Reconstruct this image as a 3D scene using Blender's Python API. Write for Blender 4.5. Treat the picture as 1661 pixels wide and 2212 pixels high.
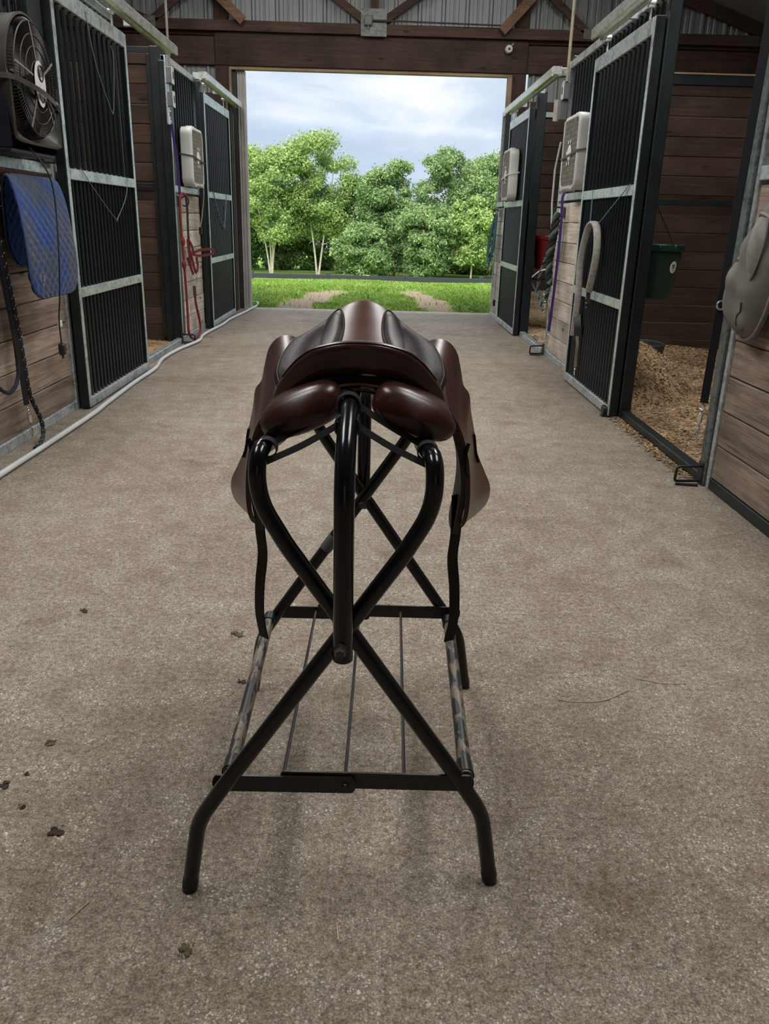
import bpy, bmesh, math, random
import numpy as np
from mathutils import Vector, Matrix

random.seed(7); RNG = np.random.default_rng(7)
SC = bpy.context.scene
COL = SC.collection
for o in list(bpy.data.objects): bpy.data.objects.remove(o)

# ------------------------------------------------------------------ camera
def make_camera(f=1754.2, pitch=.34467, roll=.02668, yaw=.01657, h=1.25):
    fw = Vector((math.sin(yaw)*math.cos(pitch), math.cos(yaw)*math.cos(pitch), -math.sin(pitch)))
    r = Vector((math.cos(yaw), -math.sin(yaw), 0)); d = fw.cross(r)
    c, s = math.cos(roll), math.sin(roll)
    R = c*r - s*d; D = s*r + c*d
    cam = bpy.data.cameras.new('camera'); o = bpy.data.objects.new('camera', cam); COL.objects.link(o)
    o.matrix_world = Matrix(((R.x, -D.x, -fw.x, 0), (R.y, -D.y, -fw.y, 0), (R.z, -D.z, -fw.z, h), (0, 0, 0, 1)))
    cam.sensor_fit = 'VERTICAL'; cam.sensor_height = 36; cam.lens = f*36/2212
    cam.clip_start = .02; cam.clip_end = 500
    SC.camera = o
make_camera()

# ------------------------------------------------------------------ sky, sun, exposure
def make_world(strength=1.0):
    w = bpy.data.worlds.new('overcast_sky'); SC.world = w; w.use_nodes = True
    nt = w.node_tree; nt.nodes.clear(); N = nt.nodes.new; L = nt.links.new
    out = N('ShaderNodeOutputWorld'); bg = N('ShaderNodeBackground'); tc = N('ShaderNodeTexCoord')
    mp = N('ShaderNodeMapping'); mp.inputs['Scale'].default_value = (1, 1, 3.2); mp.inputs['Location'].default_value = (.37, .2, .1)
    n1 = N('ShaderNodeTexNoise'); n1.inputs['Scale'].default_value = 4.2; n1.inputs['Detail'].default_value = 7; n1.inputs['Roughness'].default_value = .52
    n1.inputs['Distortion'].default_value = .25
    rp = N('ShaderNodeValToRGB'); e = rp.color_ramp.elements
    e[0].position = .38; e[0].color = (.53, .645, .80, 1)
    e[1].position = .62; e[1].color = (.93, .97, 1.0, 1)
    m = rp.color_ramp.elements.new(.5); m.color = (.64, .745, .88, 1)
    L(tc.outputs['Generated'], mp.inputs['Vector']); L(mp.outputs['Vector'], n1.inputs['Vector'])
    L(n1.outputs['Fac'], rp.inputs['Fac']); L(rp.outputs['Color'], bg.inputs['Color'])
    bg.inputs['Strength'].default_value = strength
    L(bg.outputs['Background'], out.inputs['Surface'])
make_world(1.08)

sun = bpy.data.lights.new('overcast_sun', 'SUN'); sun.energy = 9.0; sun.angle = math.radians(70); sun.color = (1, .98, .94)
so = bpy.data.objects.new('overcast_sun', sun); COL.objects.link(so); so.rotation_euler = (math.radians(38), 0, math.radians(-12)); so.location = (0, -20, 30)
ROOF_FILL_W = 90.0          # each added area light under the roof (built further down)
SC.view_settings.view_transform = 'Standard'; SC.view_settings.look = 'None'
SC.view_settings.exposure = 0.0; SC.view_settings.gamma = 1.0; SC.view_settings.use_curve_mapping = False

# ------------------------------------------------------------------ mesh helpers
def V(*a): return np.array(a if len(a) > 1 else a[0], float)
def nrm(a):
    a = np.asarray(a, float); l = np.linalg.norm(a); return a/l if l > 1e-12 else a
def cr(pts, n=6, closed=False):
    """Catmull-Rom through the points"""
    p = [np.asarray(q, float) for q in pts]; out = []
    m = len(p)
    for i in range(m if closed else m-1):
        p0 = p[(i-1) % m] if closed or i > 0 else p[0]*2-p[1]
        p1 = p[i]; p2 = p[(i+1) % m]
        p3 = p[(i+2) % m] if closed or i+2 < m else p[-1]*2-p[-2]
        for k in range(n):
            t = k/n
            out.append(.5*((2*p1)+(-p0+p2)*t+(2*p0-5*p1+4*p2-p3)*t*t+(-p0+3*p1-3*p2+p3)*t**3))
    if not closed: out.append(p[-1])
    return out
def fil(pts, rad, seg=6):
    """polyline with rounded corners"""
    p = [np.asarray(q, float) for q in pts]; out = [p[0]]
    if not hasattr(rad, '__len__'): rad = [rad]*(len(p)-2)
    for i in range(1, len(p)-1):
        a, b, c = p[i-1], p[i], p[i+1]
        u = nrm(a-b); w = nrm(c-b); ang = math.acos(max(-1, min(1, float(u@w))))
        d = min(rad[i-1]/math.tan(ang/2), .49*np.linalg.norm(a-b), .49*np.linalg.norm(c-b)) if ang < 3.13 else 0
        A = b+u*d; C = b+w*d
        for k in range(seg+1):
            t = k/seg; out.append((1-t)**2*A+2*t*(1-t)*b+t*t*C)
    out.append(p[-1]); return out

class MB:
    def __init__(s): s.v = []; s.f = []
    def add(s, v, f):
        b = len(s.v); s.v += [tuple(map(float, q)) for q in v]; s.f += [tuple(b+i for i in q) for q in f]; return s
    def box(s, x0, x1, y0, y1, z0, z1):
        v = [(x, y, z) for x in (x0, x1) for y in (y0, y1) for z in (z0, z1)]
        return s.add(v, [(0, 1, 3, 2), (4, 6, 7, 5), (0, 4, 5, 1), (2, 3, 7, 6), (0, 2, 6, 4), (1, 5, 7, 3)])
    def cbox(s, x0, x1, y0, y1, z0, z1, b=.004):
        """box with chamfered edges"""
        lo = (x0, y0, z0); hi = (x1, y1, z1); b = min(b, .45*(x1-x0), .45*(y1-y0), .45*(z1-z0))
        idx = {}; v = []
        for sx in (0, 1):
            for sy in (0, 1):
                for sz in (0, 1):
                    S = (sx, sy, sz)
                    for ax in range(3):
                        q = []
                        for k in range(3):
                            e = hi[k] if S[k] else lo[k]
                            if k != ax: e += -b if S[k] else b
                            q.append(e)
                        idx[S, ax] = len(v); v.append(q)
        f = []
        for ax in range(3):
            o = [k for k in range(3) if k != ax]
            for sd in (0, 1):
                q = []
                for a, c in ((0, 0), (1, 0), (1, 1), (0, 1)):
                    S = [0, 0, 0]; S[ax] = sd; S[o[0]] = a; S[o[1]] = c; q.append(idx[tuple(S), ax])
                f.append(q)
        for ax in range(3):
            o = [k for k in range(3) if k != ax]
            for a in (0, 1):
                for c in (0, 1):
                    S0 = [0, 0, 0]; S0[o[0]] = a; S0[o[1]] = c; S1 = list(S0); S1[ax] = 1
                    f.append([idx[tuple(S0), o[0]], idx[tuple(S1), o[0]], idx[tuple(S1), o[1]], idx[tuple(S0), o[1]]])
        for sx in (0, 1):
            for sy in (0, 1):
                for sz in (0, 1): f.append([idx[(sx, sy, sz), 0], idx[(sx, sy, sz), 1], idx[(sx, sy, sz), 2]])
        return s.add(v, f)
    def bar(s, a, b, w, h, up=(0, 0, 1)):
        """rectangular bar from a to b"""
        return s.sweep([a, b], [(-w/2, -h/2), (w/2, -h/2), (w/2, h/2), (-w/2, h/2)], up=up)
    def sweep(s, path, sec, up=None, closed=False, caps=True, scale=None):
        P = [np.asarray(q, float) for q in path]; n = len(P); m = len(sec); v = []; f = []
        T = []
        for i in range(n):
            a = P[(i-1) % n] if closed or i > 0 else P[0]; b = P[(i+1) % n] if closed or i < n-1 else P[-1]
            T.append(nrm(b-a))
        if up is None:
            u = np.array((0, 0, 1.)) if abs(T[0][2]) < .9 else np.array((0, 1., 0))
            u = nrm(u-T[0]*(u@T[0])); U = [u]
            for i in range(1, n):
                ax = np.cross(T[i-1], T[i]); sn = np.linalg.norm(ax); u = U[-1]
                if sn > 1e-9:
                    ax = ax/sn; an = math.atan2(sn, float(T[i-1]@T[i]))
                    u = u*math.cos(an)+np.cross(ax, u)*math.sin(an)+ax*(ax@u)*(1-math.cos(an))
                U.append(nrm(u-T[i]*(u@T[i])))
        else:
            if callable(up): U = [nrm(np.asarray(up(i/(n-1)), float)) for i in range(n)]
            else: U = [nrm(up)]*n
            U = [nrm(U[i]-T[i]*(U[i]@T[i])) for i in range(n)]
        for i in range(n):
            W = np.cross(T[i], U[i]); k = 1 if scale is None else scale[i]
            for a, b in sec: v.append(P[i]+W*a*k+U[i]*b*k)
        for i in range(n if closed else n-1):
            j = (i+1) % n
            for q in range(m): f.append((i*m+q, i*m+(q+1) % m, j*m+(q+1) % m, j*m+q))
        if caps and not closed: f.append(tuple(range(m-1, -1, -1))); f.append(tuple((n-1)*m+q for q in range(m)))
        return s.add(v, f)
    def tube(s, path, r, n=10, closed=False, caps=True):
        sc = None
        if hasattr(r, '__len__'): sc = list(r); r = 1
        return s.sweep(path, [(r*math.cos(2*math.pi*k/n), r*math.sin(2*math.pi*k/n)) for k in range(n)], closed=closed, caps=caps, scale=sc)
    def strap(s, path, w, t, wide):
        """flat strap, w wide along the direction 'wide', t thick"""
        return s.sweep(path, [(-t/2, -w/2), (t/2, -w/2), (t/2, w/2), (-t/2, w/2)], up=wide)
    def lathe(s, prof, n=24, origin=(0, 0, 0), axis='z'):
        v = []; f = []; m = len(prof)
        for k in range(n):
            a = 2*math.pi*k/n
            for r, h in prof:
                c, d = r*math.cos(a), r*math.sin(a)
                q = (c, d, h) if axis == 'z' else (h, c, d) if axis == 'x' else (d, h, c)
                v.append((q[0]+origin[0], q[1]+origin[1], q[2]+origin[2]))
        for k in range(n):
            j = (k+1) % n
            for i in range(m-1): f.append((k*m+i, j*m+i, j*m+i+1, k*m+i+1))
        if prof[0][0] > 1e-6: f.append(tuple(k*m for k in range(n-1, -1, -1)))
        if prof[-1][0] > 1e-6: f.append(tuple(k*m+m-1 for k in range(n)))
        return s.add(v, f)
    def grid(s, fn, nu, nv, thick=0, flip=False):
        """surface fn(u,v); with thick > 0 a closed sheet offset along the normals"""
        G = np.array([[fn(i/nu, j/nv) for j in range(nv+1)] for i in range(nu+1)], float)
        dU = np.gradient(G, axis=0); dV = np.gradient(G, axis=1); Nn = np.cross(dU, dV)
        Nn /= np.maximum(np.linalg.norm(Nn, axis=2, keepdims=True), 1e-12)
        if flip: Nn = -Nn
        w = nv+1; top = [(i*w+j, (i+1)*w+j, (i+1)*w+j+1, i*w+j+1) for i in range(nu) for j in range(nv)]
        if flip: top = [q[::-1] for q in top]
        if not thick: return s.add(G.reshape(-1, 3), top)
        H = G-Nn*thick; off = (nu+1)*w
        f = list(top)+[tuple(off+k for k in q[::-1]) for q in top]
        rim = [i*w for i in range(nu+1)]+[nu*w+j for j in range(1, nv+1)]+[i*w+nv for i in range(nu-1, -1, -1)]+[j for j in range(nv-1, 0, -1)]
        for a, b in zip(rim, rim[1:]+rim[:1]): f.append((a, off+a, off+b, b) if flip else (b, off+b, off+a, a))
        return s.add(np.concatenate([G.reshape(-1, 3), H.reshape(-1, 3)]), f)
    def ell(s, c, r, nu=16, nv=10, p=2., R=None):
        """superellipsoid"""
        v = []; f = []
        sg = lambda x, e: math.copysign(abs(x)**e, x)
        e = 2/p; R = np.eye(3) if R is None else np.asarray(R)
        for i in range(nv+1):
            a = -math.pi/2+math.pi*i/nv
            for j in range(nu):
                b = 2*math.pi*j/nu
                q = V(r[0]*sg(math.cos(a), e)*sg(math.cos(b), e), r[1]*sg(math.cos(a), e)*sg(math.sin(b), e), r[2]*sg(math.sin(a), e))
                v.append(np.asarray(c)+R@q)
        for i in range(nv):
            for j in range(nu): f.append((i*nu+j, i*nu+(j+1) % nu, (i+1)*nu+(j+1) % nu, (i+1)*nu+j))
        return s.add(v, f)
    def mesh(s, name, off=(0, 0, 0), smooth=35):
        me = bpy.data.meshes.new(name); o = np.asarray(off, float)
        me.from_pydata([(q[0]-o[0], q[1]-o[1], q[2]-o[2]) for q in s.v], [], s.f)
        if smooth:
            bm = bmesh.new(); bm.from_mesh(me); bmesh.ops.remove_doubles(bm, verts=bm.verts, dist=1e-6)
            bmesh.ops.recalc_face_normals(bm, faces=bm.faces); bm.to_mesh(me); bm.free()
            me.polygons.foreach_set('use_smooth', [True]*len(me.polygons)); me.set_sharp_from_angle(angle=math.radians(smooth))
        me.update(); return me

ORI = {}          # world place of every root and part, so that parts can be written in world coordinates
def tag(o, label=None, cat=None, group=None, kind=None):
    if label: o['label'] = label
    if cat: o['category'] = cat
    if group: o['group'] = group
    if kind: o['kind'] = kind
    return o
def thing(name, loc, label, cat, group=None, kind=None):
    o = bpy.data.objects.new(name, None); COL.objects.link(o); o.location = loc; o.empty_display_size = .05
    ORI[o.name] = V(loc); return tag(o, label, cat, group, kind)
def put(me, name, mat, parent=None, loc=None, label=None, kind=None):
    """link a mesh; loc is a world place (default: the parent's)"""
    o = bpy.data.objects.new(name, me); COL.objects.link(o)
    if mat is not None and not me.materials: me.materials.append(mat)
    po = ORI[parent.name] if parent else V(0, 0, 0)
    w = V(loc) if loc is not None else po
    o.parent = parent; o.location = w-po; ORI[o.name] = w
    if label: o['label'] = label
    if kind: o['kind'] = kind
    return o
def part(mb, name, mat, parent, label=None, kind=None, smooth=35):
    o = ORI[parent.name]; return put(mb.mesh(name, o, smooth), name, mat, parent, None, label, kind)
def solo(mb, name, mat, loc, label, cat, group=None, kind=None, smooth=35):
    """a thing that is one mesh"""
    o = put(mb.mesh(name, loc, smooth), name, mat, None, loc); return tag(o, label, cat, group, kind)

# ------------------------------------------------------------------ materials
MATS = {}
def newmat(name):
    m = bpy.data.materials.new(name); m.use_nodes = True; nt = m.node_tree
    return m, nt, nt.nodes['Principled BSDF'], nt.nodes.new, nt.links.new
def ramp(N, stops):
    r = N('ShaderNodeValToRGB'); e = r.color_ramp.elements
    e[0].position, e[0].color = stops[0][0], (*stops[0][1], 1)
    e[1].position, e[1].color = stops[-1][0], (*stops[-1][1], 1)
    for p, c in stops[1:-1]: q = e.new(p); q.color = (*c, 1)
    return r
def noise(N, L, vec, scale, detail=4, rough=.55, dist=0):
    n = N('ShaderNodeTexNoise'); n.inputs['Scale'].default_value = scale; n.inputs['Detail'].default_value = detail
    n.inputs['Roughness'].default_value = rough; n.inputs['Distortion'].default_value = dist
    if vec is not None: L(vec, n.inputs['Vector'])
    return n
def objvec(N, L, scale=(1, 1, 1), rnd=False):
    tc = N('ShaderNodeTexCoord'); mp = N('ShaderNodeMapping'); mp.inputs['Scale'].default_value = scale
    v = tc.outputs['Object']
    if rnd:
        oi = N('ShaderNodeObjectInfo'); mu = N('ShaderNodeVectorMath'); mu.operation = 'MULTIPLY_ADD'
        cb = N('ShaderNodeCombineXYZ')
        for k in range(3): L(oi.outputs['Random'], cb.inputs[k])
        mu.inputs[1].default_value = (37, 53, 71); L(cb.outputs[0], mu.inputs[0]); L(v, mu.inputs[2]); v = mu.outputs[0]
    L(v, mp.inputs['Vector']); return mp.outputs['Vector']
def plain(name, col, rough=.5, metal=0, var=.25, scale=12, bump=0, bscale=80, coat=0, spec=.5, rnd=False):
    """one colour broken up by noise, with optional fine relief"""
    if name in MATS: return MATS[name]
    m, nt, b, N, L = newmat(name)
    v = objvec(N, L, rnd=rnd); n = noise(N, L, v, scale)
    c = np.array(col); r = ramp(N, [(.3, tuple(c*(1-var))), (.7, tuple(np.minimum(c*(1+var), 1)))])
    L(n.outputs['Fac'], r.inputs['Fac']); L(r.outputs['Color'], b.inputs['Base Color'])
    b.inputs['Roughness'].default_value = rough; b.inputs['Metallic'].default_value = metal
    b.inputs['Specular IOR Level'].default_value = spec
    if coat: b.inputs['Coat Weight'].default_value = coat; b.inputs['Coat Roughness'].default_value = .2
    if bump:
        n2 = noise(N, L, v, bscale, 6); bp = N('ShaderNodeBump'); bp.inputs['Strength'].default_value = bump; bp.inputs['Distance'].default_value = .004
        L(n2.outputs['Fac'], bp.inputs['Height']); L(bp.outputs['Normal'], b.inputs['Normal'])
    MATS[name] = m; return m
def wood(name, dark, light, axis=0, rough=.75, knots=True, worn=None):
    if name in MATS: return MATS[name]
    m, nt, b, N, L = newmat(name)
    sc = [26, 26, 26]; sc[axis] = 1.5
    v = objvec(N, L, tuple(sc), True); n = noise(N, L, v, 1, 7, .62, .9)
    r = ramp(N, [(.36, dark), (.5, tuple((np.array(dark)+np.array(light))/2)), (.64, light)])
    sf = [120, 120, 120]; sf[axis] = 2.2
    vf = objvec(N, L, tuple(sf), True); nf = noise(N, L, vf, 1, 5, .7, 1.5)
    mn = N('ShaderNodeMath'); mn.operation = 'MULTIPLY_ADD'; mn.inputs[1].default_value = .5; hn = N('ShaderNodeMath'); hn.operation = 'MULTIPLY'; hn.inputs[1].default_value = .5
    L(nf.outputs['Fac'], hn.inputs[0]); L(n.outputs['Fac'], mn.inputs[0]); L(hn.outputs[0], mn.inputs[2])
    L(mn.outputs[0], r.inputs['Fac']); colr = r.outputs['Color']
    v2 = objvec(N, L, (1, 1, 1), True); n2 = noise(N, L, v2, 2.2, 4); r2 = ramp(N, [(.3, (.62, .60, .58)), (.7, (1.25, 1.22, 1.2))])
    L(n2.outputs['Fac'], r2.inputs['Fac'])
    mx = N('ShaderNodeMix'); mx.data_type = 'RGBA'; mx.blend_type = 'MULTIPLY'; mx.inputs[0].default_value = 1
    L(colr, mx.inputs[6]); L(r2.outputs['Color'], mx.inputs[7]); colr = mx.outputs[2]
    oi = N('ShaderNodeObjectInfo'); hs = N('ShaderNodeHueSaturation'); ma = N('ShaderNodeMath'); ma.operation = 'MULTIPLY_ADD'
    ma.inputs[1].default_value = .5; ma.inputs[2].default_value = .75; L(oi.outputs['Random'], ma.inputs[0]); L(ma.outputs[0], hs.inputs['Value'])
    L(colr, hs.inputs['Color']); colr = hs.outputs['Color']
    if knots:
        s3 = [5.5, 5.5, 5.5]; s3[axis] = 2.2
        v3 = objvec(N, L, tuple(s3), True); vo = N('ShaderNodeTexVoronoi'); vo.inputs['Scale'].default_value = 1; L(v3, vo.inputs['Vector'])
        r3 = ramp(N, [(.05, (.25, .2, .17)), (.13, (1, 1, 1))]); L(vo.outputs['Distance'], r3.inputs['Fac'])
        m3 = N('ShaderNodeMix'); m3.data_type = 'RGBA'; m3.blend_type = 'MULTIPLY'; m3.inputs[0].default_value = .9
        L(colr, m3.inputs[6]); L(r3.outputs['Color'], m3.inputs[7]); colr = m3.outputs[2]
    L(colr, b.inputs['Base Color']); b.inputs['Roughness'].default_value = rough; b.inputs['Specular IOR Level'].default_value = .3
    bp = N('ShaderNodeBump'); bp.inputs['Strength'].default_value = .35; bp.inputs['Distance'].default_value = .004
    L(mn.outputs[0], bp.inputs['Height']); L(bp.outputs['Normal'], b.inputs['Normal'])
    MATS[name] = m; return m
def galvanised(name='galvanised_steel', c0=(.24, .275, .285), c1=(.60, .65, .66), rough=.38, dirt=.35):
    if name in MATS: return MATS[name]
    m, nt, b, N, L = newmat(name)
    v = objvec(N, L, (1, 1, 1), True); vo = N('ShaderNodeTexVoronoi'); vo.inputs['Scale'].default_value = 55; L(v, vo.inputs['Vector'])
    n = noise(N, L, v, 7, 8, .7); ad = N('ShaderNodeMath'); ad.operation = 'MULTIPLY_ADD'; ad.inputs[1].default_value = .3
    L(vo.outputs['Color'], ad.inputs[0]); L(n.outputs['Fac'], ad.inputs[2])
    r = ramp(N, [(.42, c0), (.72, c1)]); L(ad.outputs[0], r.inputs['Fac']); L(r.outputs['Color'], b.inputs['Base Color'])
    b.inputs['Metallic'].default_value = .55; b.inputs['Roughness'].default_value = rough
    bp = N('ShaderNodeBump'); bp.inputs['Strength'].default_value = .15; bp.inputs['Distance'].default_value = .002
    L(n.outputs['Fac'], bp.inputs['Height']); L(bp.outputs['Normal'], b.inputs['Normal'])
    MATS[name] = m; return m
GALV = galvanised()
GALV2 = galvanised('galvanised_track', (.30, .31, .29), (.62, .64, .60), .3)
GREEN = plain('dark_green_paint', (.0085, .0145, .0155), .42, 0, .35, 9, .05, 60, rnd=True)
BARM = plain('dark_green_bar', (.010, .0145, .017), .26, .0, .3, 9, spec=.7)
PLANK_Y = wood('weathered_plank_front', (.11, .078, .058), (.44, .35, .285), 1)
PLANK_F = wood('doorlit_plank_front', (.36, .31, .26), (.74, .67, .59), 1)  # paler pine for the far fronts, doorway light put into the colour
PLANK_X = wood('brown_plank_divider', (.040, .024, .0175), (.084, .052, .038), 0)
BEAM_X = wood('brown_beam', (.042, .025, .019), (.098, .060, .045), 0)
BEAM_Z = wood('brown_post', (.040, .022, .016), (.088, .048, .034), 2)
TAN_X = wood('tan_trim_board', (.24, .17, .11), (.42, .31, .20), 0, knots=False)
TAN_Z = wood('tan_trim_jamb', (.24, .17, .12), (.46, .35, .26), 2, knots=False)
BRACE = wood('pale_brace', (.15, .08, .05), (.32, .19, .12), 0)
SHEET = plain('grey_metal_sheet', (.26, .27, .265), .5, .2, .12, 3)
STEELW = plain('pale_door_sheet', (.44, .42, .40), .5, .1, .15, 4)
CHROME = plain('chrome', (.75, .74, .70), .16, 1, .12, 40)
BLACKP = plain('black_plastic', (.012, .012, .013), .45, 0, .3)
RUBBER = plain('black_rubber', (.018, .018, .02), .7, 0, .3, 30, .2)

# ------------------------------------------------------------------ floor, ground, roof
def floor_mat():
    m, nt, b, N, L = newmat('worn_asphalt')
    v = objvec(N, L); big = noise(N, L, v, 1.1, 5, .6); mid = noise(N, L, v, 9, 6, .65); fine = noise(N, L, v, 210, 6, .8); grit = noise(N, L, v, 420, 4, .75)
    base = ramp(N, [(.30, (.185, .138, .094)), (.5, (.290, .237, .180)), (.72, (.395, .345, .285))])
    a = N('ShaderNodeMath'); a.operation = 'MULTIPLY_ADD'; a.inputs[1].default_value = .55
    L(big.outputs['Fac'], a.inputs[0])
    a2 = N('ShaderNodeMath'); a2.operation = 'MULTIPLY_ADD'; a2.inputs[1].default_value = .45; a2.inputs[2].default_value = 0; L(mid.outputs['Fac'], a2.inputs[0]); L(a2.outputs[0], a.inputs[2])
    L(a.outputs[0], base.inputs['Fac'])
    fr = ramp(N, [(.34, (.20, .18, .16)), (.5, (.90, .90, .90)), (.66, (1.75, 1.75, 1.75))]); L(fine.outputs['Fac'], fr.inputs['Fac'])
    mx = N('ShaderNodeMix'); mx.data_type = 'RGBA'; mx.blend_type = 'MULTIPLY'; mx.inputs[0].default_value = 1
    L(base.outputs['Color'], mx.inputs[6]); L(fr.outputs['Color'], mx.inputs[7])
    cl = noise(N, L, v, 62, 5, .7); cr_ = ramp(N, [(.34, (.52, .50, .47)), (.5, (1, 1, 1)), (.68, (1.45, 1.43, 1.4))]); L(cl.outputs['Fac'], cr_.inputs['Fac'])
    mc_ = N('ShaderNodeMix'); mc_.data_type = 'RGBA'; mc_.blend_type = 'MULTIPLY'; mc_.inputs[0].default_value = 1; L(mx.outputs[2], mc_.inputs[6]); L(cr_.outputs['Color'], mc_.inputs[7]); mx = mc_
    # pale chips of stone in the surface, two sizes, ragged
    pr = ramp(N, [(.40, (.12,)*3), (.62, (1.,)*3)]); L(mid.outputs['Fac'], pr.inputs['Fac'])
    wob = N('ShaderNodeVectorMath'); wob.operation = 'MULTIPLY_ADD'; wob.inputs[1].default_value = (.010, .010, .010); L(fine.outputs['Color'], wob.inputs[0]); L(v, wob.inputs[2])
    tot = None
    for sc, thr, dist in ((110, .84, .32), (215, .78, .38), (58, .95, .22)):
        vo = N('ShaderNodeTexVoronoi'); vo.inputs['Scale'].default_value = sc; L(wob.outputs[0], vo.inputs['Vector'])
        cd = N('ShaderNodeSeparateColor'); L(vo.outputs['Color'], cd.inputs[0])
        pick = N('ShaderNodeMath'); pick.operation = 'GREATER_THAN'; pick.inputs[1].default_value = thr; L(cd.outputs[0], pick.inputs[0])
        near = N('ShaderNodeMath'); near.operation = 'LESS_THAN'; near.inputs[1].default_value = dist; L(vo.outputs['Distance'], near.inputs[0])
        pm = N('ShaderNodeMath'); pm.operation = 'MULTIPLY'; L(pick.outputs[0], pm.inputs[0]); L(near.outputs[0], pm.inputs[1])
        if tot is None: tot = pm
        else:
            ax = N('ShaderNodeMath'); ax.operation = 'MAXIMUM'; L(tot.outputs[0], ax.inputs[0]); L(pm.outputs[0], ax.inputs[1]); tot = ax
    ps = N('ShaderNodeMath'); ps.operation = 'MULTIPLY'; L(tot.outputs[0], ps.inputs[0]); L(pr.outputs['Color'], ps.inputs[1])
    m2 = N('ShaderNodeMix'); m2.data_type = 'RGBA'; L(ps.outputs[0], m2.inputs[0]); L(mx.outputs[2], m2.inputs[6]); m2.inputs[7].default_value = (.70, .64, .55, 1)
    # brown dirt stains
    st = noise(N, L, v, 2.7, 4, .6, .6); sr = ramp(N, [(.60, (1, 1, 1)), (.76, (.62, .52, .42))]); L(st.outputs['Fac'], sr.inputs['Fac'])
    m3 = N('ShaderNodeMix'); m3.data_type = 'RGBA'; m3.blend_type = 'MULTIPLY'; m3.inputs[0].default_value = 1; L(m2.outputs[2], m3.inputs[6]); L(sr.outputs['Color'], m3.inputs[7])
    L(m3.outputs[2], b.inputs['Base Color'])
    b.inputs['Roughness'].default_value = .62; b.inputs['Specular IOR Level'].default_value = .45
    ad = N('ShaderNodeMath'); ad.operation = 'ADD'; L(fine.outputs['Fac'], ad.inputs[0]); L(grit.outputs['Fac'], ad.inputs[1])
    bp = N('ShaderNodeBump'); bp.inputs['Strength'].default_value = .55; bp.inputs['Distance'].default_value = .005
    L(ad.outputs[0], bp.inputs['Height']); L(bp.outputs['Normal'], b.inputs['Normal'])
    return m
fl = MB().box(-5.70, 5.44, -9, 11.98, -.12, 0)
solo(fl, 'floor', floor_mat(), (0, 0, 0), 'worn grey brown asphalt aisle floor with pale chips', 'floor', kind='structure', smooth=0)
solo(MB().cbox(-2.3, 2.1, 11.98, 12.22, -.12, .006, .01), 'trim_1', plain('pale_concrete', (.40, .37, .33), .8, 0, .2, 14, .4, 90), (0, 12.1, 0),
     'pale concrete sill across the open barn doorway', 'sill', kind='structure')
solo(MB().box(-6.2, 6, -14, -9, -.14, -.004), 'trim_2', plain('pale_concrete', (.4, .37, .33)), (0, -11, 0), 'concrete apron outside the opposite end of the aisle', 'apron', kind='structure', smooth=0)

XC = -.13            # middle of the barn
EAVE_Z, HALF, SLOPE = 3.56, 5.55, .333
def roof_z(x): return EAVE_Z+(HALF-abs(x-XC))*SLOPE
ceil = thing('ceiling', (XC, 2, EAVE_Z), 'pitched barn roof of grey metal sheets on brown rafters', 'ceiling', kind='structure')
for sgn in (-1, 1):
    mb = MB(); x1 = XC+sgn*(HALF+.3)
    a = [(XC, -9.4, roof_z(XC)), (x1, -9.4, roof_z(x1)), (x1, 12.3, roof_z(x1)), (XC, 12.3, roof_z(XC))]
    mb.add(a+[(p[0], p[1], p[2]+.03) for p in a], [(0, 1, 2, 3), (7, 6, 5, 4), (0, 4, 5, 1), (1, 5, 6, 2), (2, 6, 7, 3), (3, 7, 4, 0)])
    part(mb, 'roof_sheet', SHEET, ceil, smooth=0)
    for y in (11.86, 9.1, 6.3, 3.5, .7, -2.1, -4.9, -7.7):
        mb = MB(); mb.bar((XC, y, roof_z(XC)-.09), (XC+sgn*HALF, y, EAVE_Z-.09), .04, .14, up=(0, 0, 1)); part(mb, 'rafter', BEAM_X, ceil)

# roof trusses (the one against the gable shows)
def web(mb, a, b, y, w=.09, t=.038): mb.bar((a[0], y, a[1]), (b[0], y, b[1]), t, w, up=(0, 0, 1) if abs(b[0]-a[0]) > .3*abs(b[1]-a[1]) else (1, 0, 0))
def truss(y, full):
    t = thing('roof_truss', (XC, y, 3.48), 'brown timber roof truss standing in front of the gable sheets' if full else 'brown timber roof truss over the aisle, out of sight', 'truss')
    part(MB().box(XC-HALF+.1, XC+HALF-.1, y-.019, y+.019, 3.48, 3.60), 'bottom_chord', BEAM_X, t)
    J = [(-2.95, 3.6), (-.10, 3.6), (2.66, 3.6)]
    for jx, jz in J:
        for s in (-1, 1):
            tx = jx+s*(1.15 if abs(jx) > 1 else 1.35); mb = MB(); web(mb, (jx+s*.03, jz-.02), (tx, min(roof_z(tx)-.1, jz+abs(tx-jx)*(.75 if abs(jx) > 1 else .62))), y); part(mb, 'web', BEAM_X, t)
    mb = MB(); web(mb, (-.10, 3.6), (-.10, 5.1), y); part(mb, 'king_post', BEAM_Z, t)
    if full:
        for (x0, x1, z0, z1, n) in ((-.27, .06, 3.46, 3.77, 11), (2.58, 2.72, 3.5, 3.62, 5), (-3.02, -2.88, 3.5, 3.62, 5)):
            mb = MB()
            for k in range(n):                                    # ribbed tin plate
                a = x0+(x1-x0)*k/n; b = x0+(x1-x0)*(k+.55)/n; c = x0+(x1-x0)*(k+1)/n
                mb.box(a, b, y-.036, y-.022, z0, z1); mb.box(b, c, y-.030, y-.022, z0, z1)
            part(mb, 'connector_plate', galvanised('connector_plate', (.10, .10, .095), (.24, .24, .225)), t, 'ribbed tin connector plate')
truss(11.86, True)

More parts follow.
